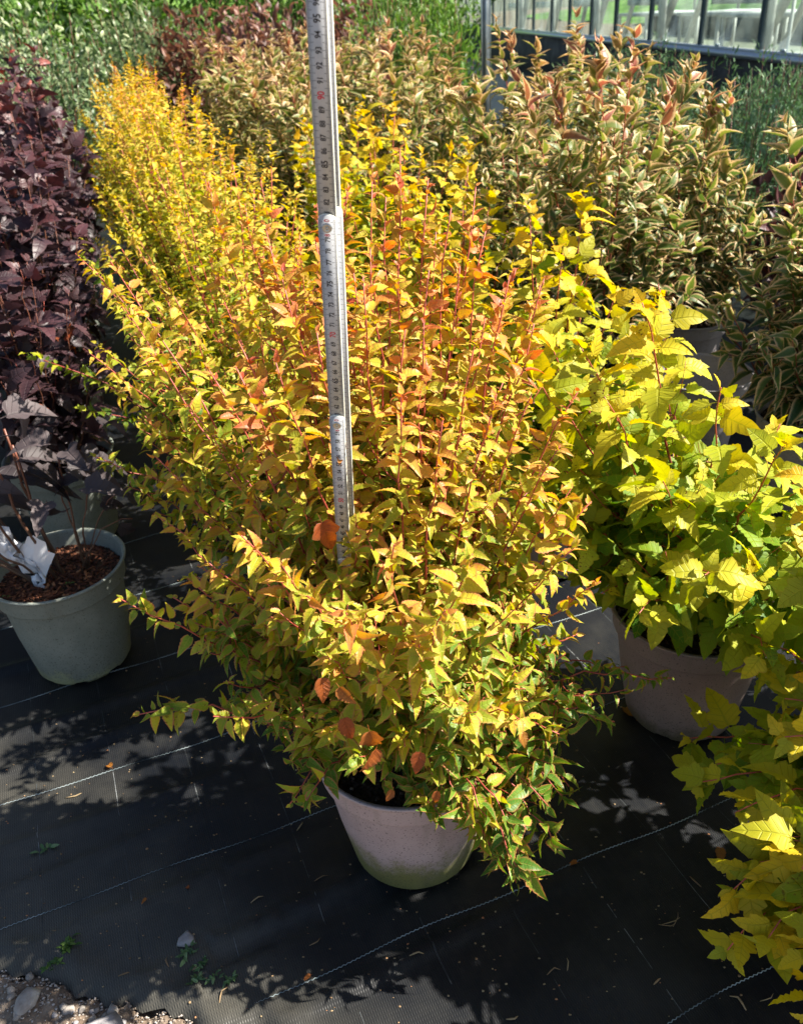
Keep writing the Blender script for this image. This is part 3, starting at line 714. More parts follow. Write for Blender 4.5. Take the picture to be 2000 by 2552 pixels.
# ---- yellow large-leaved shrubs on the right
def arms(base_z, lst, sc_=1.0, tb=0.0, bare=.3):
    o_ = []
    for (x, y, z) in lst:
        h = 1-min(1, max(0, z-base_z)/.4)
        o_.append((np.array([x*.1, y*.1, base_z]), np.array([x*.45, y*.45, base_z+(z-base_z)*.55+.12*h]), np.array([x, y, z]), sc_, tb, bare))
    return o_
gy_ = np.random.default_rng(301)
y0 = (.487, 1.137)
sh = arms(Z0, [(-.30, .0, .70), (-.28, .08, .74), (-.32, -.06, .62), (-.33, .04, .52), (-.30, -.12, .50), (-.29, .12, .38), (-.31, .0, .40), (-.25, .16, .64), (-.22, -.05, .36), (-.19, .1, .34), (-.24, .02, .44), (-.15, .2, .36), (-.2, -.14, .38), (-.26, -.1, .5), (-.164, -.09, .80), (-.235, -.06, .74), (-.22, -.15, .70), (-.10, .05, .78), (-.27, -.05, .60), (-.15, -.20, .60), (-.05, -.1, .68), (.08, -.02, .58), (.0, .12, .55), (-.05, -.28, .50), (.12, -.25, .54), (.2, -.1, .56),
               (-.19, -.28, .45), (-.02, -.32, .38), (.15, -.33, .47), (.22, .05, .52), (-.2, .1, .62), (.0, -.2, .64), (-.16, .14, .62), (.05, -.36, .30), (.2, -.2, .5), (-.12, -.30, .52)], 1.0, .02, .25)
potted('yellow', y0, 'yellow-green shrub with broad lobed leaves in the brown pot beside the measured shrub', 'potted shrub', sh, 301, 'pot_taupe', 300, True, zmax=.85)
y1 = (.67, .70)
sh = arms(Z0, [(-.25, -.02, .40), (-.26, -.10, .30), (-.22, -.13, .22), (-.20, .08, .36), (-.18, -.04, .47), (-.1, .05, .56), (-.14, .12, .50), (-.05, -.1, .38), (.05, .1, .50), (-.2, .2, .36), (-.29, .12, .20), (-.27, .20, .17), (-.30, -.16, .24), (-.28, -.2, .27), (-.25, -.24, .31), (-.32, -.10, .235), (-.2, -.22, .38), (-.26, -.22, .22), (-.22, -.27, .26), (-.30, -.04, .30), (-.31, .05, .25), (-.27, -.14, .33), (-.24, -.19, .36), (-.21, -.25, .34), (-.28, -.24, .21), (-.24, -.1, .28), (-.16, -.28, .32), (-.33, -.14, .19), (-.2, -.3, .22), (-.16, -.16, .33), (-.1, .22, .62), (-.18, .05, .56), (.02, .05, .56), (-.12, -.12, .38), (-.21, .12, .66), (-.15, .10, .72), (-.19, .02, .58), (.12, .04, .36), (.16, .15, .44), (.1, .18, .52), (-.03, .14, .68), (-.07, .10, .68)], 1.05, .0, .3)
sh = [(a_, b_, c_, s_ * (1.12 if c_[1] < -.05 and c_[0] < -.15 else 1), (.28 if c_[1] < .0 and c_[0] < -.12 else .10), q_) for (a_, b_, c_, s_, t_, q_) in sh]
potted('yellow', y1, 'yellow-green shrub at the lower right edge, leaves hanging low over the black sheet', 'potted shrub', sh, 302, 'pot_taupe', 300, True, zmax=.70)
y2 = (.90, 1.03)
sh = rand_shoots(gy_, 22, .38, .34, Z0, .15, .95)
potted('yellow', y2, 'yellow shrub cut by the right edge, behind the brown-potted one', 'potted shrub', sh, 303, 'pot_taupe', 200, False, zmax=.8)
rowY = [(.33, 1.64), (.17, 2.12), (.01, 2.62), (-.13, 3.1)]
for i, p in enumerate(rowY):
    gg = np.random.default_rng(310+i)
    sh = rand_shoots(gg, 20, (.62, .66, .74, .70)[i], .29, Z0, .16, .85)+(arms(Z0, [(-.1, -.2, .30), (.1, -.22, .30), (.0, -.25, .32), (-.2, -.14, .28), (.16, -.18, .33), (-.05, -.22, .24), (.05, -.2, .23)], .9, -.2, .3) if i == 0 else [])
    if i == 3: potted('yellow', p, 'farthest bright yellow shrub, in front of the cream-edged mass', 'potted shrub', None, 323, 'pot_taupe', 0, False, rz=2.4, share=ysh, group='bright yellow shrubs in a row'); continue
    _, ysh = potted('yellow', p, ['bright yellow lobed-leaved shrub directly behind the brown-potted one', 'bright yellow shrub between the golden orange row and the empty grey pot', 'bright yellow shrub rising behind the ruler and to its right', 'farthest bright yellow shrub, in front of the cream-edged mass'][i], 'potted shrub', sh, 320+i, 'pot_taupe', (200, 120, 0, 0)[i], False, zmax=.88, group='bright yellow shrubs in a row')

# ---- cream-edged shrubs
rowW = [((.60, 2.30), .76, 'cream-edged shrub with the tall reddish shoots, left of the empty grey pot', 24),
        ((1.02, 1.84), .66, 'cream-edged shrub at the right edge, its broad leaves tinged dark red', 26),
        ((.95, 2.62), .66, 'cream-edged shrub right behind the empty grey pot', 20),
        ((1.27, 2.25), .62, 'low cream-edged shrub at the right edge in front of the dark purple one', 24),
        ((.43, 2.78), .70, 'cream-edged shrub just behind the tallest shooted one', 20), ((.27, 3.26), .70, 'cream-edged shrub nearest the left foot of the steel post', 20)]
rest = [(.12, 3.75), (-.04, 4.24), (-.20, 4.73), (-.36, 5.22), (-.52, 5.70), (-.70, 6.2), (.78, 3.1), (.62, 3.6), (.28, 4.35), (.10, 4.85), (-.06, 5.35), (-.28, 3.6), (-.45, 4.1), (-.62, 4.6), (-.80, 5.1)]
wsh = []
for i, (p, h, lab, n_) in enumerate(rowW):
    gg = np.random.default_rng(400+i); sh = rand_shoots(gg, n_, h*.86, .28, Z0, -.04, 1.0, low=.45)+[(np.array([0, 0, Z0]), np.array([q_[0]*.5, q_[1]*.5, Z0+h*.5]), np.array([q_[0], q_[1], Z0+h*q_[2]]), 1.0, .0, .2) for q_ in zip(gg.uniform(-.22, .22, 4), gg.uniform(-.2, .2, 4), gg.uniform(.92, 1.12, 4))]
    if i == 0: sh += arms(Z0, [(-.05, -.30, 1.07), (-.11, -.24, 1.06), (-.2, -.2, .98), (.10, -.12, .95), (-.25, -.05, .97)], 1.0, .12, .2)
    if i == 2: sh += arms(Z0, [(-.05, -.15, .92), (-.1, .0, .88)], 1.0, .1, .2)
    if i == 5: sh += arms(Z0, [(.0, -.1, 1.0), (-.1, .1, .98)], 1.0, .1, .2)
    if i == 5: potted('weigela', p, lab, 'potted shrub', None, 415, 'pot_grey', 0, False, group='cream-edged shrubs', rz=2.2, share=w4); continue
    _, r_ = potted('weigela', p, lab, 'potted shrub', sh, 410+i, 'pot_grey', (300, 260, 200, 120, 0)[i], False, zmax=1.0, group='cream-edged shrubs')
    if i == 4: w4 = r_
for i, p in enumerate(rest):
    lab = 'cream-edged shrub of the far mass, ' + ['fifth in the row from the tall shoots', 'sixth in that row, right of the ruler', 'seventh in that row, near the ruler', 'just left of the ruler top', 'behind the one left of the ruler top', 'farthest, against the red-brown shrubs',
        'right beside the foot of the steel post', 'in front of the steel post', 'directly left of the post', 'beyond the post towards the fresh green shrubs', 'touching the fresh green shrubs', 'beside the golden orange row', 'second along the golden orange row', 'third along the golden orange row', 'by the silvery bushes'][i]
    if i < 2:
        gg = np.random.default_rng(440+i); sh = rand_shoots(gg, 24, .70, .30, Z0, .02, 1.0, low=.45)+arms(Z0, [(.1, .1, 1.04), (-.12, 0, 1.02), (.05, -.15, .99), (-.05, .15, 1.08)], 1.0, 0, .2)
        _, r_ = potted('weigela', p, lab, 'potted shrub', sh, 450+i, 'pot_grey', 0, False, zmax=1.0, group='cream-edged shrubs left of the ruler' if p[0] < -.25 else 'cream-edged shrubs before the post'); wsh.append(r_)
    else:
        potted('weigela', p, lab, 'potted shrub', None, 460+i, 'pot_grey', 0, False, rz=i*1.1, share=wsh[i % 2], group='cream-edged shrubs left of the ruler' if p[0] < -.25 else 'cream-edged shrubs before the post')

# empty pot
ep = empty('empty_pot', (.84, 2.15, 0)); tag(ep, 'empty warm-grey plant pot standing open among the shrubs', 'plant pot'); link('pot', POT['pot_grey'], ep)

# ---- purple shrubs on the left
rowP = [(-.84, 1.90), (-1.0, 2.40), (-1.15, 2.90), (-1.30, 3.40), (-1.46, 3.90), (-1.62, 4.40), (-1.30, 1.75), (-1.5, 2.5), (-1.75, 3.3)]
psh = []; psh_roots = []
for i, p in enumerate(rowP):
    lab = 'dark purple-leaved shrub, %s' % ['nearest full one, right behind the cut-back pot', 'its grey-green pot half lit beside the dark gap', 'in the middle of the left edge', 'with its tips against the silvery bush', 'just left of the far golden shrubs', 'farthest of the row', 'cut by the left edge low down', 'cut by the left edge above the red-spotted leaves', 'at the left edge with the tall dark red tip'][i]
    if i in (0, 1, 2, 3):
        gg = np.random.default_rng(500+i); sh = rand_shoots(gg, 20, (.50, .66, .76, .86)[i], (.20, .27, .28, .28)[i], .21, 0, 1.0, .22, low=.5)
        if i == 1: sh += arms(.21, [(-.05, -.1, .92), (.08, 0, .88)], 1.0, .05, .3)
        q_, r_ = potted('purple', p, lab, 'potted shrub', sh, 510+i, 'pot_green', (200, 200, 0, 0)[i], i == 0, zmax=1.0, mulch='bark', group='dark purple shrubs in a row'); psh.append(r_); psh_roots.append(q_)
    else:
        potted('purple', p, lab, 'potted shrub', None, 520+i, 'pot_green', 0, False, rz=i*1.7, share=psh[2+i % 2], mulch='bark', group='dark purple shrubs in a row')

for (q, xs) in ((psh_roots[1], [(.10, -.20, .42), (.14, -.19, .40), (.06, -.22, .39)]), (psh_roots[0], [(-.02, -.14, .40)])):
    for (x, y, z) in xs:
        ax = unit(rng.normal(0, 1, 3)*(1, .5, .6)); nn = np.array([0, -.8, .8]); nn = unit(nn-nn.dot(ax)*ax); xx = np.cross(ax, nn); s_0 = .07
        o_ = link('leaf', leaf_single('lobed', 'rust', 1, (.95, .5, .6)), q); o_['label'] = 'bright red leaf among the purple ones'
        o_.matrix_basis = Matrix([[xx[k]*s_0, ax[k]*s_0, nn[k]*s_0, (x, y, z)[k]] for k in range(3)]+[[0, 0, 0, 1]])
# cut-back shrub in the front left pot
cb = empty('potted_shrub', (-.685, 1.395, 0)); tag(cb, 'cut-back shrub of bare red-brown stems in the grey-green pot with bark mulch', 'potted shrub')
link('pot', POT['pot_green'], cb); link('soil', SOILg, cb); o_ = link('bark_mulch', BARK, cb); tag(o_, kind='stuff')
gc = np.random.default_rng(77)
stt = [(-.02, -.02, -.10, -.04, .50, .0028), (-.03, 0, -.13, .02, .47, .003), (0, -.01, -.055, -.02, .56, .0032), (.0, .01, -.03, .03, .52, .003), (.01, .0, -.01, 0, .50, .003), (-.03, -.03, -.21, -.06, .40, .0028), (-.02, -.03, -.24, -.02, .35, .0025),
       (.05, .02, .055, .03, .46, .0024), (.05, .03, .03, .05, .42, .0018), (.045, .02, .11, .03, .43, .0018), (.05, .02, .15, .03, .38, .0014), (.04, .0, .17, .0, .33, .0012), (-.01, -.02, -.16, -.1, .42, .0024)]
tipsP = []
for (bx_, by_, tx, ty, tz, r_) in stt:
    P = bez(np.array([bx_, by_, .203]), np.array([(bx_+tx)/2-.01, (by_+ty)/2, .34]), np.array([tx, ty, tz]), 10); P[1:-1] += gc.normal(0, .0018, (8, 3))
    mb = MB(); mb.tube(P, np.linspace(r_, r_*.7, 10)*(1+.2*(np.arange(10) % 3 == 0)), 6, np.linspace(.02, .42, 10)); link('stem', mb.me('stem', M['stem'], True), cb); tipsP.append(P)
for (x, y, z, s, ax, nn) in [(-.10, -.03, .44, .085, (1, -.1, .05), (.1, -.5, 1)), (.0, .0, .52, .11, (-1, .2, -.1), (.2, -.5, 1)), (.05, .02, .44, .085, (1, .1, -.12), (0, -.6, 1)), (.08, .03, .42, .08, (.9, -.2, -.2), (0, -.5, 1)), (-.02, .0, .47, .08, (.8, .2, .2), (0, -.7, 1)),
                          (.10, .03, .36, .05, (.5, 0, -.2), (0, -.7, .5)), (.15, .03, .40, .09, (.7, 0, -.6), (.3, -.6, .6)), (-.14, .02, .47, .10, (-1, .1, -.05), (0, -.4, 1)), (.06, .08, .42, .08, (1, .3, .1), (0, -.6, 1)), (-.2, -.05, .40, .07, (-.9, 0, -.4), (0, -.6, 1)),
                          (-.13, -.09, .26, .07, (-.3, -.3, -.6), (-.2, -.8, .3)), (.0, .04, .36, .06, (.2, 0, -1), (0, -1, .2)), (-.05, .05, .53, .10, (.6, .3, .1), (0, -.5, 1)), (.12, .04, .30, .05, (.6, .1, -.6), (0, -.8, .4))]+[(float(gc.uniform(-.22, .16)), float(gc.uniform(-.04, .10)), float(gc.uniform(.40, .55)), float(gc.uniform(.06, .10)), tuple(gc.normal(0, 1, 3)*(1, .6, .25)), tuple(np.array([0, -.5, 1.0])+gc.normal(0, .3, 3))) for _ in range(16)]:
    ax = unit(np.array(ax, float)); nn = np.array(nn, float); nn = unit(nn-nn.dot(ax)*ax); xx = np.cross(ax, nn); s *= .78
    o_ = link('leaf', leaf_single('curly', 'dead', int(gc.integers(4)), (gc.uniform(0, .9), gc.uniform(0, .9), .5)), cb)
    o_.matrix_basis = Matrix([[xx[i]*s, ax[i]*s, nn[i]*s, (x, y, z)[i]] for i in range(3)]+[[0, 0, 0, 1]])
# weeds in that pot
def weed(loc, n_, s, seed, mk='green', parent=None, name='weed'):
    g_ = np.random.default_rng(seed); L = Leaves()
    for i in range(n_):
        aa = i*2.4; d_ = np.array([math.cos(aa), math.sin(aa), g_.uniform(.2, .8)]); r_ = g_.uniform(0, .5)*s*2
        L.add(np.array([math.cos(aa*1.7)*r_, math.sin(aa*1.7)*r_, .001+g_.uniform(0, .3)*s]), d_, np.array([0, 0, 1.0])+g_.normal(0, .3, 3), s*g_.uniform(.6, 1.2), g_.uniform(.3, 1))
    P, RR, S, T = L.arr(g_); o_ = link(name, leaf_stuff(name, TPL['oval'], M[mk], P, RR, S, T, g_), parent); o_.location = loc; return o_
for i, (x, y) in enumerate([(-.075, .0), (-.045, -.015), (.03, -.04), (-.085, -.07)]): weed((x, y, .215), 7, .008, 60+i, 'green', cb, 'seedling')

# white crumpled plastic label hanging in the stems, and a blue tag
def sheet_obj(name, pts, mat, parent, g_, nu=7, nv=9, crumple=.004):
    p = [np.array(q, float) for q in pts]; V = []
    for j in range(nv):
        for i in range(nu):
            u, v = i/(nu-1), j/(nv-1); q = (p[0]*(1-u)+p[1]*u)*(1-v)+(p[3]*(1-u)+p[2]*u)*v; V.append(q+g_.normal(0, crumple, 3))
    F = [(j*nu+i, j*nu+i+1, (j+1)*nu+i+1, (j+1)*nu+i) for j in range(nv-1) for i in range(nu-1)]
    return link(name, mesh(name, V, F, mat), parent)
M['white_plastic'] = plain('white_plastic', (.80, .80, .82), .25, .6)
M['blue_plastic'] = plain('blue_plastic', (.04, .25, .38), .35, .5)
wl = empty('plant_label', (-.755, 1.36, .215)); tag(wl, 'crumpled white plastic label sleeve caught among the bare stems', 'plant label')
sheet_obj('sleeve', [(.040, 0, .0), (.060, .0, .01), (.0, .02, .13), (-.05, .02, .12)], M['white_plastic'], wl, gc, 9, 12, crumple=.0055)
sheet_obj('strap', [(-.03, .0, .13), (.0, .0, .12), (-.035, .01, .19), (-.045, .01, .185)], M['white_plastic'], wl, gc, 3, 5, .002)
sheet_obj('flap', [(.06, -.0, .02), (.085, .01, .06), (.05, .02, .10), (.02, .02, .08)], M['white_plastic'], wl, gc, 4, 5, .003)
bl = empty('plant_label', (-.90, 1.66, .40)); tag(bl, 'small blue label half hidden behind the bare stems', 'plant label')
sheet_obj('card', [(-.03, 0, 0), (.05, 0, -.01), (.05, .01, .035), (-.03, .01, .04)], M['blue_plastic'], bl, gc, 4, 3, .001)
wt = empty('plant_label', (.045, .86, .42)); tag(wt, 'pale plastic label buried in the foliage of the measured shrub', 'plant label')
sheet_obj('card', [(-.012, 0, -.12), (.012, 0, -.12), (.014, 0, .02), (-.014, 0, .02)], M['white_plastic'], wt, gc, 3, 4, .0004)

# ------------------------------------------------------------------ folding ruler
M['ruler'] = plain('ruler_plastic', (.62, .62, .62), .38, .5, cols=[(.38, .39, .41), (.48, .48, .48)], nscale=30)
M['ruler_sunlit_edge'] = plain('ruler_sunlit_edge', (.85, .83, .70), .4, .5)  # paler cream than the face: sunlight on the edges put into the colour
M['ink'] = plain('black_print', (.015, .015, .018), .5, .3)
M['red_ink'] = plain('red_print', (.55, .015, .04), .5, .3)
M['metal'] = plain('rivet_metal', (.45, .45, .43), .3, .5, metal=.9)
rb = np.array([-.0895, .896, .219]); rtop = np.array([-.033, .672, 1.16])
rd = unit(rtop-rb)                                  # along the ruler
cmz = np.linalg.norm(np.array([-.035, .677, 1.138])-rb)/95.0
face = unit(np.array([-.16, -.95, -.22])); face = unit(face-face.dot(rd)*rd)
ru = unit(np.cross(rd, face))                      # to the viewer's right when looking at the face
if ru[0] < 0: ru = -ru
rul = empty('folding_ruler', tuple(rb)); tag(rul, 'white folding ruler standing upright in the mauve pot, with black and red centimetre numbers', 'ruler')
W2 = .0073; TH2 = .0032
def rpt(u_, k_, d_): return u_*ru+k_*cmz*rd+d_*face
def seg_mesh(k0, k1, d0, uoff, name, parent, front=True):
    # flat stick with rounded ends; u across, k (cm) along, d depth
    rr = W2; n_ = 8; outl = []
    kk = cmz
    for i in range(n_+1): aa = math.pi*i/n_; outl.append((math.cos(aa)*W2, k1*kk-rr+.6*math.sin(aa)*rr+rr*.0))
    for i in range(n_+1): aa = math.pi+math.pi*i/n_; outl.append((math.cos(aa)*W2, k0*kk+rr+.6*math.sin(aa)*rr))
    V = []; n2 = len(outl)
    for d in (d0, d0+TH2):
        for (u_, s_) in outl: V.append((u_+uoff)*ru+s_*rd+d*face)
    F = [tuple(range(n2)), tuple(range(2*n2-1, n2-1, -1))]+[(i, n2+i, n2+(i+1) % n2, (i+1) % n2) for i in range(n2)]
    fm = [0, 0]+[1]*n2
    o_ = link(name, mesh(name, V, F, mats=[M['ruler'], M['ruler_sunlit_edge']], fmat=fm), parent); return o_
def ticks(k0, k1, d, uoff, parent, rng_left=True, right_=True, skip=None, Wd=W2):
    mb = MB(); s = .0001
    for i in range(int(math.ceil(k0*10)), int(k1*10)+1):
        k = i/10; ln = .0021 if i % 10 and i % 5 else (.0038 if i % 10 else .0047)
        hw = .00010 if i % 5 else .00014
        for sgn in ((-1,) if rng_left else ())+((1,) if right_ else ()):
            u0, u1 = sgn*Wd*.97, sgn*(Wd*.97-ln)
            V = [(a_+uoff)*ru+(k*cmz+b_)*rd+(d+s)*face for a_, b_ in ((u0, -hw), (u1, -hw), (u1, hw), (u0, hw))]
            mb.add(V, [(0, 1, 2, 3)])
    return link('tick_marks', mb.me('tick_marks', M['ink']), parent)
txt_cache = {}
def number(txt, k, d, parent, mat, size=.0062, uoff=0.0, nm='number'):
    if txt not in txt_cache:
        cu = bpy.data.curves.new('t', 'FONT'); cu.body = txt; cu.size = 1.0; cu.align_x = 'CENTER'; cu.align_y = 'CENTER'; cu.resolution_u = 3; cu.offset = .022
        to = bpy.data.objects.new('t', cu); me0 = to.to_mesh()
        V = np.array([v.co for v in me0.vertices]); F = [tuple(p.vertices) for p in me0.polygons]
        V -= (V.max(0)+V.min(0))/2; V[:, 2] = 0
        to.to_mesh_clear(); bpy.data.objects.remove(to); bpy.data.curves.remove(cu); txt_cache[txt] = (V, F)
    V, F = txt_cache[txt]
    W_ = [(-y*size*.98+uoff)*ru+(k*cmz+x*size*.80)*rd+(d+.0001)*face for x, y, z in V]
    return link(nm, mesh(nm, W_, F, mat), parent)
segs = [(-1.2, 21.4, 0), (18.6, 41.4, 1), (38.6, 61.4, 2), (58.6, 81.4, 3), (78.6, 101.4, 4), (98.6, 121, 5)]
for (k0, k1, i) in segs:
    d0 = (5-i)*TH2*1.05            # lower sticks lie in front
    root = seg_mesh(max(k0, -1.0), k1, d0, 0, 'stick', rul); vis0 = k0+2.8 if i else 0
    ticks(max(vis0-1.2, 0), min(k1-.7, 119), d0+TH2, 0, root)
    for k in range(int(max(math.ceil(vis0-.5), 1)), int(min(k1, 119))+1):
        if k % 20 == 0: continue
        if k > k1-.5: continue
        number(str(k), k, d0+TH2, root, M['red_ink'] if k % 10 == 0 else M['ink'], size=.0074 if k % 5 == 0 else .0062)
    if i in (1, 2, 3, 4):
        top = int(round(k1-1.4))
        number(str(top)[0], top-.62, d0+TH2, root, M['red_ink'], .0062); number('0', top+.62, d0+TH2, root, M['red_ink'], .0062)
        # rivet
        V, F = lathe([(0, .0012), (.0009, .0012), (.0010, .0004), (.0016, .0005), (.0022, .0010), (.0033, .0012), (.0039, .0009), (.0042, 0)], 24)
        Mx = np.stack([ru, rd, face], 1); V = V @ Mx.T+rpt(0, top, d0+TH2)
        link('rivet', mesh('rivet', V, F, M['metal'], smooth=True), root)
# the folded-back sticks showing along the right side
for (k0, k1, du, i) in [(41.5, 81.6, .0034, 0), (62.0, 103.0, .0016, 1), (98.0, 121, .0016, 2)]:
    root = seg_mesh(k0, k1, -.0036-i*.0036, du, 'folded_stick', rul); ticks(k0+1, k1-1, -.0036-i*.0036+TH2, du, root, False, True)

# ------------------------------------------------------------------ things lying on the sheet
def lay(name, me, x, y, rz, dz=.001, rx=0, ry=0, s=1.0):
    o_ = link(name, me); o_.location = (x, y, float(wrinkle(x, y))+dz); o_.rotation_euler = (rx, ry, rz); o_.scale = (s, s, s); return o_
def twig_me(pts, r_, tone):
    mb = MB(); mb.tube(np.array(pts, float), r_, 5, tone); return mb.me('twig', M['litter'], True)
V, F = rock_fine(901, (.014, .0115, .005)); o_ = lay('stone', mesh('stone', V, F, M['stone2']), -.350, .738, .6, .004); tag(o_, 'flat pale grey stone lying alone on the black sheet', 'stone')
gl = np.random.default_rng(88)
for (x, y, n_, s, sd, lab) in [(-.525, .742, 22, .012, 1, 'yellow-green weed tuft at the edge of the sheet by the gravel, far left'), (-.535, .715, 16, .010, 2, 'small dry weed tuft rooted on the very edge of the sheet'), (-.345, .715, 20, .011, 3, 'dull green moss-like weed tuft below the flat grey stone'), (-.325, .678, 18, .010, 4, 'green weed tuft, leftmost of three near the bottom edge'), (-.300, .676, 12, .009, 5, 'green weed tuft, middle of three near the bottom edge'), (-.278, .676, 14, .009, 6, 'green weed tuft, rightmost of three near the bottom edge'), (-.325, .705, 16, .010, 7, 'brownish weed tuft right of the one below the flat stone'), (-.612, .915, 10, .012, 8, 'wilted green weed sprig on the sheet far left')]:
    o_ = weed((x, y, float(wrinkle(x, y))), n_, s, 900+sd, 'olive' if sd > 2 else 'green'); tag(o_, lab, 'weed')
# twigs and dry stems
tw = [((-.60, 1.02), .3, .028, .0012, 'short thick bit of bark on the sheet near the left edge'), ((-.255, .795), .5, .020, .0010, 'pale dry stalk lying along the second braided seam'), ((-.16, .825), .4, .022, .0008, 'hooked dry stalk beside the braided seam left of the pot'), ((-.165, .725), .6, .018, .0009, 'curved pale husk on the sheet below left of the pot'),
      ((-.175, .968), .6, .028, .0007, 'thin dry stalk on the sheet between shrub and left pot'), ((-.20, .925), 1.1, .018, .001, 'small brown splinter left of the mauve pot'), ((-.43, .695), .2, .018, .0013, 'pinkish splinter near the gravel edge'), ((-.37, .705), 1.9, .016, .0010, 'red-brown splinter standing askew near the bottom weeds'),
      ((-.285, .655), 1.2, .024, .0011, 'green-grey stalk near the bottom edge of the sheet'), ((.165, .655), .3, .020, .0009, 'pale straw crossing the folded seam, lower right'), ((.185, .665), 1.4, .018, .0008, 'upright straw beside the folded seam, lower right'), ((.395, .60), 2.2, .024, .0014, 'brown husk on the braided seam near the bottom'),
      ((.435, .605), .4, .022, .0007, 'bent straw by the braided seam near the bottom'), ((.49, .585), 2.0, .030, .0008, 'long pale straw near the bottom right corner'), ((.40, .78), 2.1, .022, .0012, 'brown splinter in the shade right of centre'), ((.30, .635), .6, .014, .0013, 'short brown bark bit in the lower middle'),
      ((.345, .72), .3, .030, .0006, 'longest of the crossed pale straws on the sheet'), ((.352, .722), 1.0, .026, .0006, 'second of the crossed pale straws on the sheet'), ((.338, .716), 0.0, .024, .0006, 'flattest of the crossed pale straws on the sheet'), ((-.02, .69), .1, .02, .0012, 'brown husk at the fold right below the mauve pot'), ((.10, .60), .2, .016, .0014, 'brown bark bit near the bottom centre')]
for (p, rz, ln, r_, lab) in tw:
    b_ = gl.uniform(-.25, .25)*ln; pts = [(-ln/2, 0, 0), (-ln/6, b_*.6, .001), (ln/6, b_, .0015), (ln/2, 0, .0)]
    o_ = lay('twig', twig_me(pts, np.array([r_*.6, r_, r_, r_*.4]), gl.uniform(.1, .8)), p[0], p[1], rz, .0012); tag(o_, lab, 'twig')
lf = [((-.195, 1.055), .9, .020, 'small rust fallen leaf on the sheet below the left side branches'), ((-.15, 1.22), .3, .018, 'orange fallen leaf on the dark sheet behind the side branch'), ((-.165, .675), 2.0, .013, 'tiny orange leaf among dry bits at the fold'), ((.455, .835), 2.9, .028, 'tan fallen leaf beside the yellow shrub on the right'), ((.235, .82), 1.5, .016, 'yellowish fallen leaf near the braided seam'),
      ((-.36, .82), 1.0, .010, 'little brown seed husk on the braided seam, right one'), ((-.42, .805), 2.4, .010, 'little red-brown seed husk above the braided seam, left one'), ((-.545, 1.075), .8, .022, 'pale curled leaf on the sheet at far left'), ((.40, 1.10), .2, .05, 'dry brown leaf at the foot of the brown pot')]
for i, (p, rz, s, lab) in enumerate(lf):
    o_ = lay('fallen_leaf', leaf_single('amber', 'rust', i % 5, (gl.uniform(0, .7), gl.uniform(0, 1), .8)), p[0], p[1], rz, .002+s*.15, s=s); tag(o_, lab, 'fallen leaf')
mb = MB()
for i in range(900):
    x = gl.uniform(-.75, .85); y = edge_y(x)+abs(gl.normal(0, .45)); s = gl.uniform(.0006, .0022)
    V, F = rock(gl.integers(30), s, s*gl.uniform(.4, 1), s*.4); mb.add(V+np.array([x, y, float(wrinkle(x, y))+s*.2]), F, (gl.uniform(0, 1), 0, 0))
o_ = link('crumbs_on_sheet', mb.me('crumbs_on_sheet', M['litter'])); tag(o_, 'scattered crumbs of soil and dry plant bits on the black sheet', 'litter', kind='stuff')

# ------------------------------------------------------------------ background shrubs
def bush(loc, h, rad, tk, mk, nleaf, size, label, cat='shrub', seed=0, up=1.2, shape='dome', group=None, nb=40, share=None, tb=.5, rz=0):
    root = empty('background_shrub', (loc[0], loc[1], 0), rz); tag(root, label, cat, group); g_ = np.random.default_rng(seed)
    if share:
        for nm, me in share:
            o_ = link(nm, me, root)
            if nm == 'foliage': tag(o_, kind='stuff')
        return share
    L = Leaves(); mb = MB(); per = max(4, nleaf//nb)
    for i in range(nb):
        az = i*2.4; q = math.sqrt((i+.5)/nb); rr = rad*q*g_.uniform(.8, 1.1); top = h*(1-.45*q**2)*g_.uniform(.8, 1.05)
        P = bez(np.array([math.cos(az)*.06, math.sin(az)*.06, 0.0]), np.array([math.cos(az)*rr*.7, math.sin(az)*rr*.7, top*.45]), np.array([math.cos(az)*rr, math.sin(az)*rr, top]), 8)
        mb.tube(P, np.linspace(.005, .0012, 8), 4, np.linspace(0, .5, 8))
        for k in range(per):
            f = g_.uniform(.18, 1.0)**.8; j = f*6.99; j0 = int(j); p = P[j0]*(1-j+j0)+P[j0+1]*(j-j0)
            off = g_.normal(0, .045 if shape == 'dome' else .018, 3); d_ = unit(P[j0+1]-P[j0])
            L.add(p+off, unit(off*14+d_*up+g_.normal(0, .3, 3)), np.array([.3, -.2, 1.0])+g_.normal(0, .5, 3), size*g_.uniform(.6, 1.3), np.clip(tb*.5+.5*f+g_.normal(0, .12), 0, 1))
    P, RR, S, T = L.arr(g_); me = leaf_stuff('foliage', TPL[tk], M[mk], P, RR, S, T, g_)
    f_ = link('foliage', me, root); tag(f_, kind='stuff'); me2 = mb.me('branches', M['stem'], True); link('branches', me2, root)
    return [('foliage', me), ('branches', me2)]
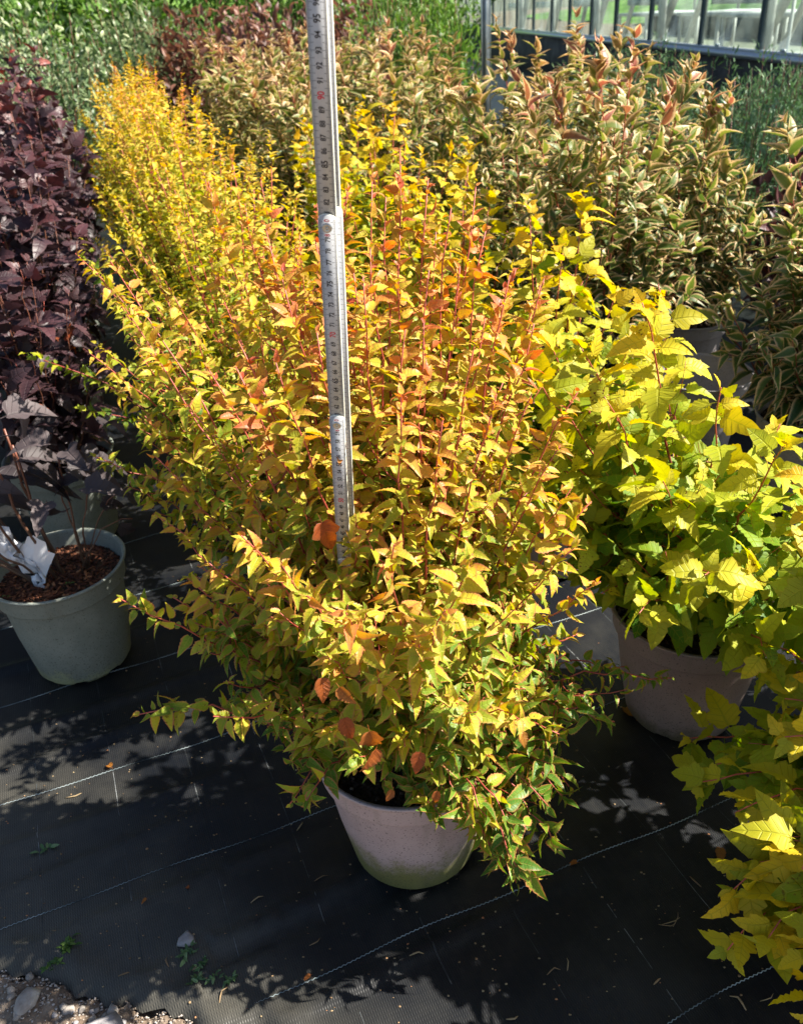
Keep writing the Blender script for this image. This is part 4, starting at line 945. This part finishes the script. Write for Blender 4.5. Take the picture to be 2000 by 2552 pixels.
# silvery shrubs, top left
s_ = None
for i, (p, h, lab) in enumerate([((-2.15, 6.3), 1.30, 'silvery green bush filling the top left, right behind the purple tips'), ((-1.75, 7.0), 1.35, 'silvery green bush above the far golden shrubs'), ((-1.6, 7.7), 1.32, 'silvery green bush between the golden shrubs and the red-brown mass'), ((-2.7, 7.3), 1.5, 'silvery green bush in the second row, top left'), ((-2.0, 8.3), 1.5, 'silvery green bush farthest back, top left')]):
    r_ = bush(p, h, .55, 'oval', 'silver', 3600, .048, lab, seed=600+i, group='silvery green bushes', share=s_ if i > 1 else None, rz=i*2.0); s_ = s_ or r_
o_ = bush((-2.6, 5.4), 1.16, .42, 'oval', 'green', 2400, .045, 'fresh green bush at the very top left edge', seed=620, tb=.9)
bush((-3.4, 6.6), 1.5, .6, 'oval', 'green', 3000, .05, 'taller green bush outside the purple row at the left edge', seed=621, tb=.8)
s_ = None
for i, (p, h, lab) in enumerate([((-.85, 7.4), 1.26, 'red-brown shrub behind the cream-edged mass, left of the ruler'), ((-1.30, 7.0), 1.24, 'red-brown shrub farthest left, between silvery bush and cream-edged mass'), ((-.45, 8.2), 1.25, 'red-brown shrub right beside the ruler top'), ((-1.1, 8.6), 1.34, 'red-brown shrub farther back at the top edge'), ((-.1, 7.2), 1.12, 'red-brown shrub just right of the ruler top')]):
    r_ = bush(p, h, .45, 'ellip', 'redbrown', 1900, .075, lab, seed=640+i, group='red-brown shrubs', share=s_, rz=i*1.9); s_ = s_ or r_
s_ = None
for i, (p, h, lab) in enumerate([((.12, 6.3), 1.32, 'fresh green upright shrub, leftmost of the clump by the post'), ((.42, 6.2), 1.35, 'fresh green upright shrub beside the steel post'), ((-.15, 7.9), 1.5, 'fresh green shrub behind, right of the ruler top'), ((.25, 7.4), 1.6, 'fresh green shrub behind the clump by the post')]):
    r_ = bush(p, h, .34, 'narrow', 'green', 3600, .06, lab, seed=660+i, group='fresh green shrubs', share=s_, tb=.8, rz=i*1.5); s_ = s_ or r_
# more green behind to close the view
s_ = None
for i, p in enumerate([(-4.6, 9.5), (-3.6, 10.2), (-2.7, 10.8), (-1.8, 11.2), (-.9, 11.5), (0.0, 11.8), (.7, 12.6)]):
    r_ = bush(p, 2.1, .85, 'oval', 'green', 3600, .085, 'tall green hedge bush in the far row behind everything, %s' % ['leftmost', 'second from left', 'third from left', 'fourth from left', 'fifth from left', 'behind the fresh green shrubs', 'rightmost, towards the greenhouse'][i], seed=680, group='far hedge bushes', share=s_, tb=.4, rz=i*1.2); s_ = s_ or r_
# dark green fine-leaved shrubs by the greenhouse wall
s_ = None
dg = [((1.72, 4.6), .84, 'dark green narrow-leaved shrub, leftmost by the greenhouse wall'), ((2.15, 5.0), .86, 'dark green narrow-leaved bush in the middle by the greenhouse wall'), ((2.45, 4.2), .80, 'taller grey-green narrow-leaved bush at the right edge by the greenhouse'), ((1.55, 3.8), .66, 'low dark green shrub behind the tall cream-edged shoots'), ((1.95, 3.9), .62, 'low dark green shrub left of the small purple one'), ((2.3, 3.4), .60, 'low dark green shrub at the right edge'), ((1.35, 5.4), .70, 'low dark green shrub beyond the steel post'), ((2.6, 5.6), .8, 'dark green shrub tight against the greenhouse wall'), ((1.15, 4.6), .5, 'low dark green shrub just right of the post'), ((2.75, 4.8), .95, 'dark green shrub with upright shoots against the glass'), ((2.2, 7.0), .45, 'low green shrub at the foot of the dark wall beyond the post'), ((2.3, 8.6), .5, 'second low green shrub at the foot of the dark wall'), ((1.5, 6.6), .4, 'small green shrub on the open sheet right of the post')]
for i, (p, h, lab) in enumerate(dg):
    if i in (0, 2): r_ = bush(p, h, .36, 'narrow', 'olive', 3400, .036, lab, seed=700+i, group='dark green shrubs by the greenhouse', up=.7, shape='up', nb=52, tb=.8); s_ = (s_ or [])+[r_]
    else: bush(p, h, .36, 'narrow', 'olive', 3600, .034, lab, seed=700+i, group='dark green shrubs by the greenhouse', share=s_[i % len(s_)], rz=i*1.4)
# small dark purple shrubs on the right
s_ = None
for i, (p, h, lab) in enumerate([((1.70, 3.0), .78, 'low dark purple shrub on the right with an upright leafy tip'), ((1.98, 2.85), .74, 'low dark purple shrub cut by the right edge'), ((1.42, 2.72), .50, 'low dark wine-red shrub behind the cream-edged ones')]):
    r_ = bush(p, h, .26, 'ellip', 'purple', 800, .058, lab, seed=720+i, group='low dark purple shrubs', share=s_, rz=i, up=1.6); s_ = s_ or r_

# ------------------------------------------------------------------ steel post
M['galv'] = plain('galvanised_steel', (.35, .40, .43), .38, .5, metal=.75, cols=[(.26, .31, .34), (.42, .47, .50)], nscale=12)
post = MB()
w_, dpt, tk_ = .046, .036, .004
post.box((0, 0, 1.0), (tk_, dpt, 2.0)); post.box((w_*.45, dpt/2, 1.0), (w_*.9-.004, tk_, 2.0)); post.box((w_*.9, 0, 1.0), (tk_, dpt, 2.0)); post.box((w_*.45, -.004, 1.0), (.010, dpt*.5, 2.0))
po = post.obj('steel_post', M['galv']); po.location = (.555, 4.8, 0); tag(po, 'galvanised steel channel post standing behind the cream-edged shrubs', 'post')

# ------------------------------------------------------------------ greenhouse
M['concrete'] = plain('dark_concrete', (.07, .065, .06), .9, .3, cols=[(.035, .032, .03), (.07, .062, .058), (.11, .10, .09)], nscale=4, bump=.4, bscale=60, dist=.003)
M['alu'] = plain('aluminium', (.50, .52, .54), .35, .5, metal=.7)
M['bar'] = plain('dark_glazing_bar', (.07, .10, .12), .4, .5)
M['white_frame'] = plain('white_frame', (.62, .62, .60), .6, .4, cols=[(.48, .48, .46), (.70, .70, .68)], nscale=6)
def glass_mat():
    mt, t, o = newmat('greenhouse_glass'); n = N(t); tc = n('TexCoord')
    lw = n('LayerWeight', {'Blend': .5}); fr = n('Math', {0: n.math('POWER', lw.outputs['Facing'], 4.0), 1: .38}, operation='MULTIPLY'); tr = n('BsdfTransparent', {'Color': (.86, .93, .90, 1)}); gl_ = n('BsdfGlossy', {'Color': (.9, .95, 1, 1), 'Roughness': .02})
    mx = n('MixShader', {0: fr.outputs[0], 1: tr.outputs[0], 2: gl_.outputs[0]})
    m2 = n('Mapping', {'Vector': tc.outputs['Object'], 'Scale': (1.0, .5, .9), 'Rotation': (R(35), 0, 0)})
    ns = n('TexNoise', {'Vector': m2.outputs[0], 'Scale': 2.2, 'Detail': 5.0, 'Roughness': .6})
    df = n('BsdfTranslucent', {'Color': (.5, .56, .50, 1)})
    f = n.math('MULTIPLY', n.step(ns.outputs[0], .25, .9), .22)
    m3 = n('MixShader', {0: f, 1: mx.outputs[0], 2: df.outputs[0]})
    t.links.new(m3.outputs[0], o.inputs[0]); return mt
M['glass'] = glass_mat()
gh = empty('greenhouse', (3.37, 6.9, 0)); gd = np.array([-.0424, .9991, 0]); gnrm = np.array([.9991, .0424, 0])
gh.rotation_euler = (0, 0, math.atan2(-gd[0], gd[1]))      # local Y runs along the wall, local X goes inside
tag(gh, 'long glass greenhouse on a low dark concrete wall at the top right', 'greenhouse')
mb = MB(); mb.box((.08, 9.0, .285), (.16, 26.0, .57)); link('concrete_base', mb.me('concrete_base', M['concrete']), gh)
mb = MB(); mb.box((.06, 9.0, .60), (.22, 26.0, .05)); mb.box((.02, 9.0, .637), (.035, 26.0, .022)); link('sill', mb.me('sill', M['alu']), gh)
# bar positions measured along the wall from the near end
bars = [-3.9, -2.6, -1.3, 0.0-.1, 1.26, 2.60, 4.14, 5.5, 6.66, 7.9, 9.08, 10.5, 12.04, 13.4, 14.8, 16.2, 17.6, 19.0, 20.4]
for b_ in bars:
    mb = MB(); mb.box((.02, b_, 1.62), (.05, .045, 1.94)); link('glazing_bar', mb.me('glazing_bar', M['bar']), gh)
for b0, b1 in zip(bars[:-1], bars[1:]):
    mb = MB(); mb.box((.03, (b0+b1)/2, 1.62), (.005, (b1-b0)-.047, 1.94)); link('pane', mb.me('pane', M['glass']), gh)
    mb = MB(); mb.box((-.004, (b0+b1)/2+.2, .66), (.014, .07, .022)); link('glass_clip', mb.me('glass_clip', M['alu']), gh)
mb = MB(); mb.box((.04, 9.0, 2.63), (.12, 26.0, .08)); link('eaves_beam', mb.me('eaves_beam', M['alu']), gh)
# structure inside: posts, rails, diagonal braces
for k, y in enumerate([-.6, 2.45, 5.5, 8.55, 11.6, 14.65]):
    mb = MB(); mb.box((.62, y, 1.3), (.08, .08, 2.6)); link('inner_post', mb.me('inner_post', M['white_frame']), gh)
    mb = MB(); mb.bar((.62, y+.12, 1.02), (.62, y+1.45, 1.02), .03, .10); link('inner_rail', mb.me('inner_rail', M['white_frame']), gh)
    mb = MB(); mb.bar((.70, y+.3, .55), (.70, y-1.5, 2.45), .05, .09, (1, 0, 0)); link('brace', mb.me('brace', M['white_frame']), gh)
    mb = MB(); mb.bar((1.6, y+1.8, .3), (1.6, y+.2, 2.3), .04, .07, (1, 0, 0)); link('brace', mb.me('brace', M['white_frame']), gh)
for (y, x, z) in [(.4, 1.2, 1.0), (3.4, 1.3, 1.06)]:
    mb = MB(); mb.tube([(x, y-.02, .0), (x, y-.02, z)], .018, 8); mb.tube([(x, y-.02, z), (x, y+1.9, z)], .018, 8); link('water_pipe', mb.me('water_pipe', M['white_frame']), gh)
# bench with pale cover inside, floor, far side
M['ghfloor'] = plain('pale_floor', (.30, .27, .22), .9, .3, cols=[(.20, .18, .13), (.36, .32, .26)], nscale=1.2)
M['lawn'] = plain('grass_bank', (.07, .13, .03), .95, .2, cols=[(.06, .13, .02), (.12, .24, .04), (.24, .34, .09)], nscale=1.6)
mb = MB(); mb.box((3.2, 9, .01), (6.0, 26, .04)); link('floor', mb.me('floor', M['ghfloor']), gh)
for (x, y) in [(3.0, 7.2), (3.2, 9.6), (2.9, 12.3)]:
    mb = MB(); mb.box((x, y, .74), (1.1, 1.9, .05)); 
    for sx2 in (-.5, .5):
        for sy2 in (-.85, .85): mb.box((x+sx2, y+sy2, .375), (.05, .05, .68))
    link('bench', mb.me('bench', M['white_frame']), gh)
mb = MB(); mb.box((6.2, 9, 1.62), (.005, 26, 2.0)); link('far_pane', mb.me('far_pane', M['glass']), gh)
for y in np.arange(-3.5, 22, 2.8):
    mb = MB(); mb.box((6.16, y, 1.3), (.06, .06, 2.6)); link('far_post', mb.me('far_post', M['white_frame']), gh)
mb = MB(); mb.box((6.2, 9, .30), (.14, 26, .6)); link('far_base', mb.me('far_base', M['concrete']), gh)
# grassy bank and hedge beyond the greenhouse
gx2 = np.linspace(10.5, 40, 30); gy2 = np.linspace(-10, 70, 60); X, Y = np.meshgrid(gx2, gy2)
Z = -.02+np.clip((X-11)/28, 0, 1)*2.6+.12*np.sin(X*1.3+Y*.7)
idx = np.arange(X.size).reshape(X.shape); Q = np.stack([idx[:-1, :-1], idx[:-1, 1:], idx[1:, 1:], idx[1:, :-1]], -1).reshape(-1, 4)
bank_o = link('grass_bank', mesh('grass_bank', np.stack([X, Y, Z], -1).reshape(-1, 3), Q, M['lawn'], smooth=True)); tag(bank_o, kind='structure', label='green grassy bank seen through the greenhouse')
gx3 = np.linspace(-40, 2.5, 40); gy3 = np.linspace(26, 60, 20); X, Y = np.meshgrid(gx3, gy3)
Z = -.02+np.clip((Y-26)/12, 0, 1)**.8*4+.2*np.sin(X*.9+Y*.7)
idx = np.arange(X.size).reshape(X.shape); Q = np.stack([idx[:-1, :-1], idx[:-1, 1:], idx[1:, 1:], idx[1:, :-1]], -1).reshape(-1, 4)
b2 = link('field_slope', mesh('field_slope', np.stack([X, Y, Z], -1).reshape(-1, 3), Q, M['lawn'], smooth=True)); tag(b2, kind='structure', label='green slope behind the nursery')
